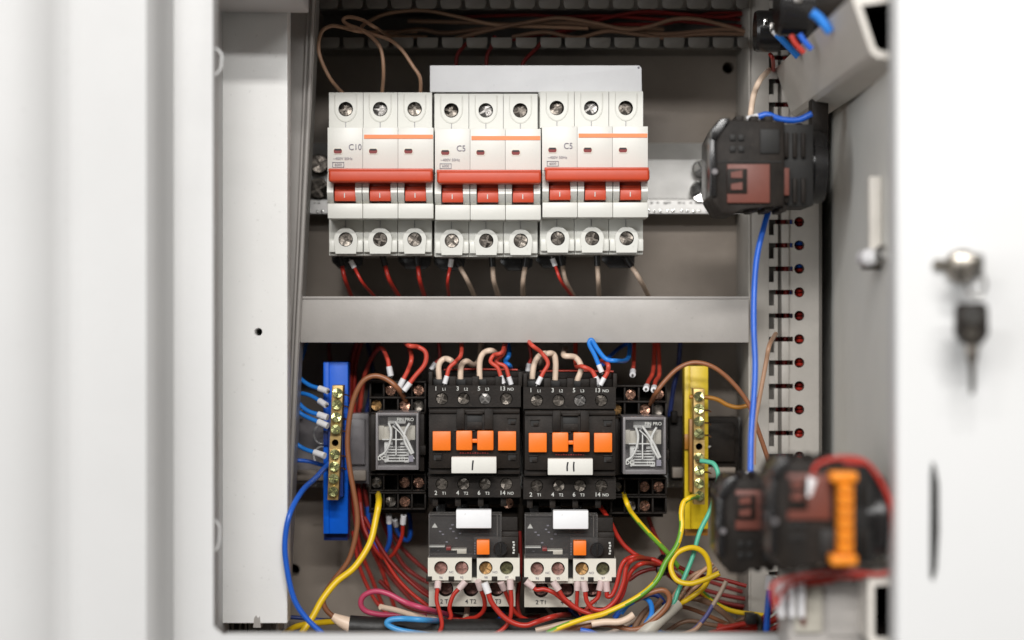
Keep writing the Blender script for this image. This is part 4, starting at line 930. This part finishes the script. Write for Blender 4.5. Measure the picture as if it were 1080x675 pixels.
for i, p in enumerate([[(664,672),(676,650),(690,636)], [(672,670),(684,648),(698,632)]]):
    wire(p, 'w_tandark', 3.0, ['left brown core wire leaning behind the blue hoop', 'right brown core wire leaning behind the blue hoop'][i], 1.004)
wire([(716,630),(732,631),(746,635),(760,644),(775,658),(784,670)], 'w_tandark', 3.3, 'dull brown wire dipping to the floor at lower right', 1.01)
wire([(766,613),(760,625),(751,640)], 'w_beige', 2.4, 'tan free wire end pointing up at lower right', .985)
wire([(752,638),(744,651),(733,663),(722,669)], 'w_violet', 2.4, 'violet wire below the tan free end', .985)
wire([(740,657),(733,664),(718,669),(690,672)], 'w_tan', 2.4, 'tan wire along the lip at lower right', .983)
for i, (p, mt, r, lb) in enumerate([
  ([(372,560),(380,600),(395,632),(412,650)], 'w_red', 2.6, 'red wire nearest the brown wire at lower left'),
  ([(392,560),(412,600),(430,622),(452,640)], 'w_red', 2.6, 'red wire running diagonally towards the pink loop'),
  ([(384,545),(410,590),(445,624),(470,636)], 'w_darkred', 2.6, 'dark red wire running diagonally above the pink loop'),
  ([(440,660),(480,653),(520,660),(560,654),(600,660)], 'w_red', 2.6, 'red wire lying on the black cable between the overload relays'),
  ([(450,667),(500,664),(540,668),(580,660)], 'w_brown', 2.2, 'brown wire lying on the floor under overload relay I'),
  ([(548,560),(549,600),(546,640),(556,662)], 'w_darkred', 2.6, 'dark red wire dropping between the two overload relays'),
  ([(660,665),(690,645),(720,640),(760,655),(790,668)], 'w_brown', 2.3, 'brown wire crossing the floor behind the beige cable'),
  ([(700,668),(725,655),(760,660),(785,652)], 'w_tandark', 2.4, 'tan wire lying right of the beige cable'),
  ([(640,655),(660,660),(690,665),(715,672)], 'w_azure', 2.2, 'thin bright blue wire low beside the hoop'),
  ([(560,668),(600,672),(640,668),(668,655),(690,640)], 'w_beige', 2.4, 'beige wire sweeping under the brown loop'),
  ([(716,598),(735,606),(765,612),(787,618)], 'w_darkred', 2.6, 'topmost dark red wire right of the yellow loop')]):
    wire(p, mt, r, lb, (1.05 if 'loop' not in lb and i < 3 else 1.03)-.002*i)
# tied red bundle at bottom right
for i, (p) in enumerate([[(748,668),(765,666),(795,668),(818,662),(838,640)], [(757,660),(775,663),(800,662),(820,650),(836,632)], [(762,672),(785,674),(812,672),(840,655)], [(756,664),(790,657),(815,655),(832,640),(846,610)], [(764,668),(790,663),(812,646),(830,628),(850,612)], [(770,675),(800,676),(830,672),(850,660)]]):
    wire(p, 'w_red', 3.3, 'red wire in the tied bundle at the lower right corner', .95+.006*(i % 3), group='red wires in the tied corner bundle')
m = MB(); m.tube([P(797+5*math.sin(a), 664+14*math.cos(a), .956-.018*math.sin(a)) for a in [2*math.pi*k/14 for k in range(15)]], 3.2*K, 'black_rubber'); m.box(787, 648, 798, 659, .936, .945, 'black_rubber', 1)
tag(m.build('cable_tie'), 'black cable tie round the red bundle in the lower right corner', 'cable tie')
for i, p in enumerate([[(818,640),(814,622),(822,613),(850,606),(885,602),(925,606),(945,600)], [(820,636),(826,622),(850,612),(890,609),(940,610)], [(822,642),(832,626),(850,617),(880,612)]]):
    wire(p, 'w_red', 2.3, 'blurred red wire passing under the nearest contact block', .80+.012*i, group='blurred red wires under the contact blocks')
for i, p in enumerate([[(856,506),(862,490),(886,483),(912,487),(930,510),(941,540),(943,600)], [(846,510),(856,496),(884,489),(914,492),(934,520),(938,560)]]):
    wire(p, 'w_red', 2.4, ['outer blurred red wire looping over the nearest contact block', 'inner blurred red wire looping over the nearest contact block'][i], .79+.01*i, fs=('ferrule_white', 14, 5.5))
wire([(803,504),(812,499),(828,494),(850,495)], 'w_red', 2.6, 'blurred red wire arching over the rear contact block', .85)
wire([(813,214),(806,238),(798.5,270),(795.5,305),(795,345),(796.5,385),(795,420),(792.5,455),(791.5,500)], 'w_blue', 3.0, 'long blue wire hanging down the front of the slotted duct', .965, Y2=.93, fe=('ferrule_white', 10, 5))
wire([(818,352,1.032),(811.5,364),(808,382),(801,420),(796,450),(795,490)], 'w_tan', 2.4, 'tan wire coming out of the slotted duct', 1.0)
wire([(811,74,1.03),(802,84),(795,100),(791.5,122),(789,140,.955)], 'w_cream', 3.0, 'cream wire curving into the top of the upper contact block', .975)
wire([(798,124),(809,121),(824,126),(842,126.5),(856,120)], 'w_blue', 3.2, 'blue wire lying across the top of the upper contact block', .945, fs=('ferrule_white', 10, 4))
wire([(819,36),(828,45),(842,60)], 'w_azure', 3.5, 'blue lead from the rear push button', .95, fs=('ferrule_white', 5, 3))
wire([(856,13),(864,19),(876,34)], 'w_azure', 4.5, 'blue lead from the larger push button', .86)
wire([(834,37),(839,46),(848,56)], 'w_red', 3.2, 'red lead between the two push buttons', .90)
wire([(843,36),(848,43),(856,52)], 'w_blue', 2.8, 'second blue lead between the two push buttons', .90)
wire([(812,57),(815,62),(816,74,1.034)], 'w_red', 2.6, 'short red wire below the rear push button', 1.0)
wire([(812,620),(810,640),(808,672)], 'w_blue', 3.2, 'blurred blue wire behind the red bundle at lower right', .93, fs=('ferrule_white', 12, 5.5))
for i, (x, y) in enumerate(((795,512),(793,616),(404+400,618))):
    pass
tb = thing('terminal_block', 870, 690, .84, 'pale grey terminal block under the nearest contact block', 'terminal block')
m = MB()
m.box(832, 612, 917, 700, .826, .860, 'duct_grey', 2.5); m.box(838, 618, 868, 668, .8235, .828, 'plastic_beige', 3); m.box(872, 616, 912, 672, .8245, .828, 'duct_grey', 3)
m.box(845, 626, 850, 660, .8215, .825, 'terracotta', 1.5); m.box(846, 604, 905, 616, .832, .855, 'duct_grey', 2)
m.build('housing', tb)
for x in (822, 833, 843):
    m = MB(); m.box(x, 614, x+6, 652, .818, .835, 'ferrule_white', 1.8); m.build('rib', tb)
m = MB(); m.box(915, 640, 922, 652, .83, .85, 'rail_profile', 1); m.build('fixing_lug', tb)
m = MB(); m.box(818,616,828,646,.874,.88,'ferrule_white',1.5); m.box(832,618,839,648,.872,.88,'ferrule_white',1.5); m.box(815,612,842,622,.878,.885,'ferrule_white',1.5)
tag(m.build('cable_clip'), 'white plastic clip at the end of the lower grey bar', 'cable clip')

for o in bpy.data.objects:
    if '_w' in o: del o['_w']

# ------------------------------------------------------------------ camera, light, render settings
cam = bpy.data.cameras.new('camera'); co = bpy.data.objects.new('camera', cam); COL.objects.link(co)
co.rotation_euler = (R(90), 0, 0); cam.sensor_width = 36; cam.lens = 36/(1080*K); cam.clip_start = 0.02; cam.clip_end = 50
cam.dof.use_dof = True; cam.dof.focus_distance = 1.0; cam.dof.aperture_fstop = 3.6
C.camera = co
w = bpy.data.worlds.new('World'); C.world = w; w.use_nodes = True
bg = w.node_tree.nodes['Background']; bg.inputs[0].default_value = (1.0, 0.95, 0.89, 1); bg.inputs[1].default_value = 0.11
def area(name, loc, tgt, sx, sy, e, col=(1,1,1)):
    l = bpy.data.lights.new(name, 'AREA'); l.shape = 'RECTANGLE'; l.size = sx; l.size_y = sy; l.energy = e; l.color = col
    o = bpy.data.objects.new(name, l); COL.objects.link(o); o.location = loc
    o.rotation_euler = (Vector(tgt)-Vector(loc)).to_track_quat('-Z', 'Y').to_euler(); return o
area('softbox_low', (-0.15, -1.1, 0.80), (0, 1, 0), 1.9, 0.10, 29, (1, .99, .975))
area('softbox_high', (0.05, -0.9, 1.10), (0, 1, 0), 0.7, 0.10, 22, (1, .98, .955))
area('fill_side', (-1.25, -0.7, 0.25), (0.1, 1, 0), 1.0, 1.2, 13, (.97, .985, 1))  # fill lamp added to brighten the right wall and bars
C.view_settings.view_transform = 'Standard'; C.view_settings.look = 'None'; C.view_settings.exposure = 0; C.view_settings.gamma = 1
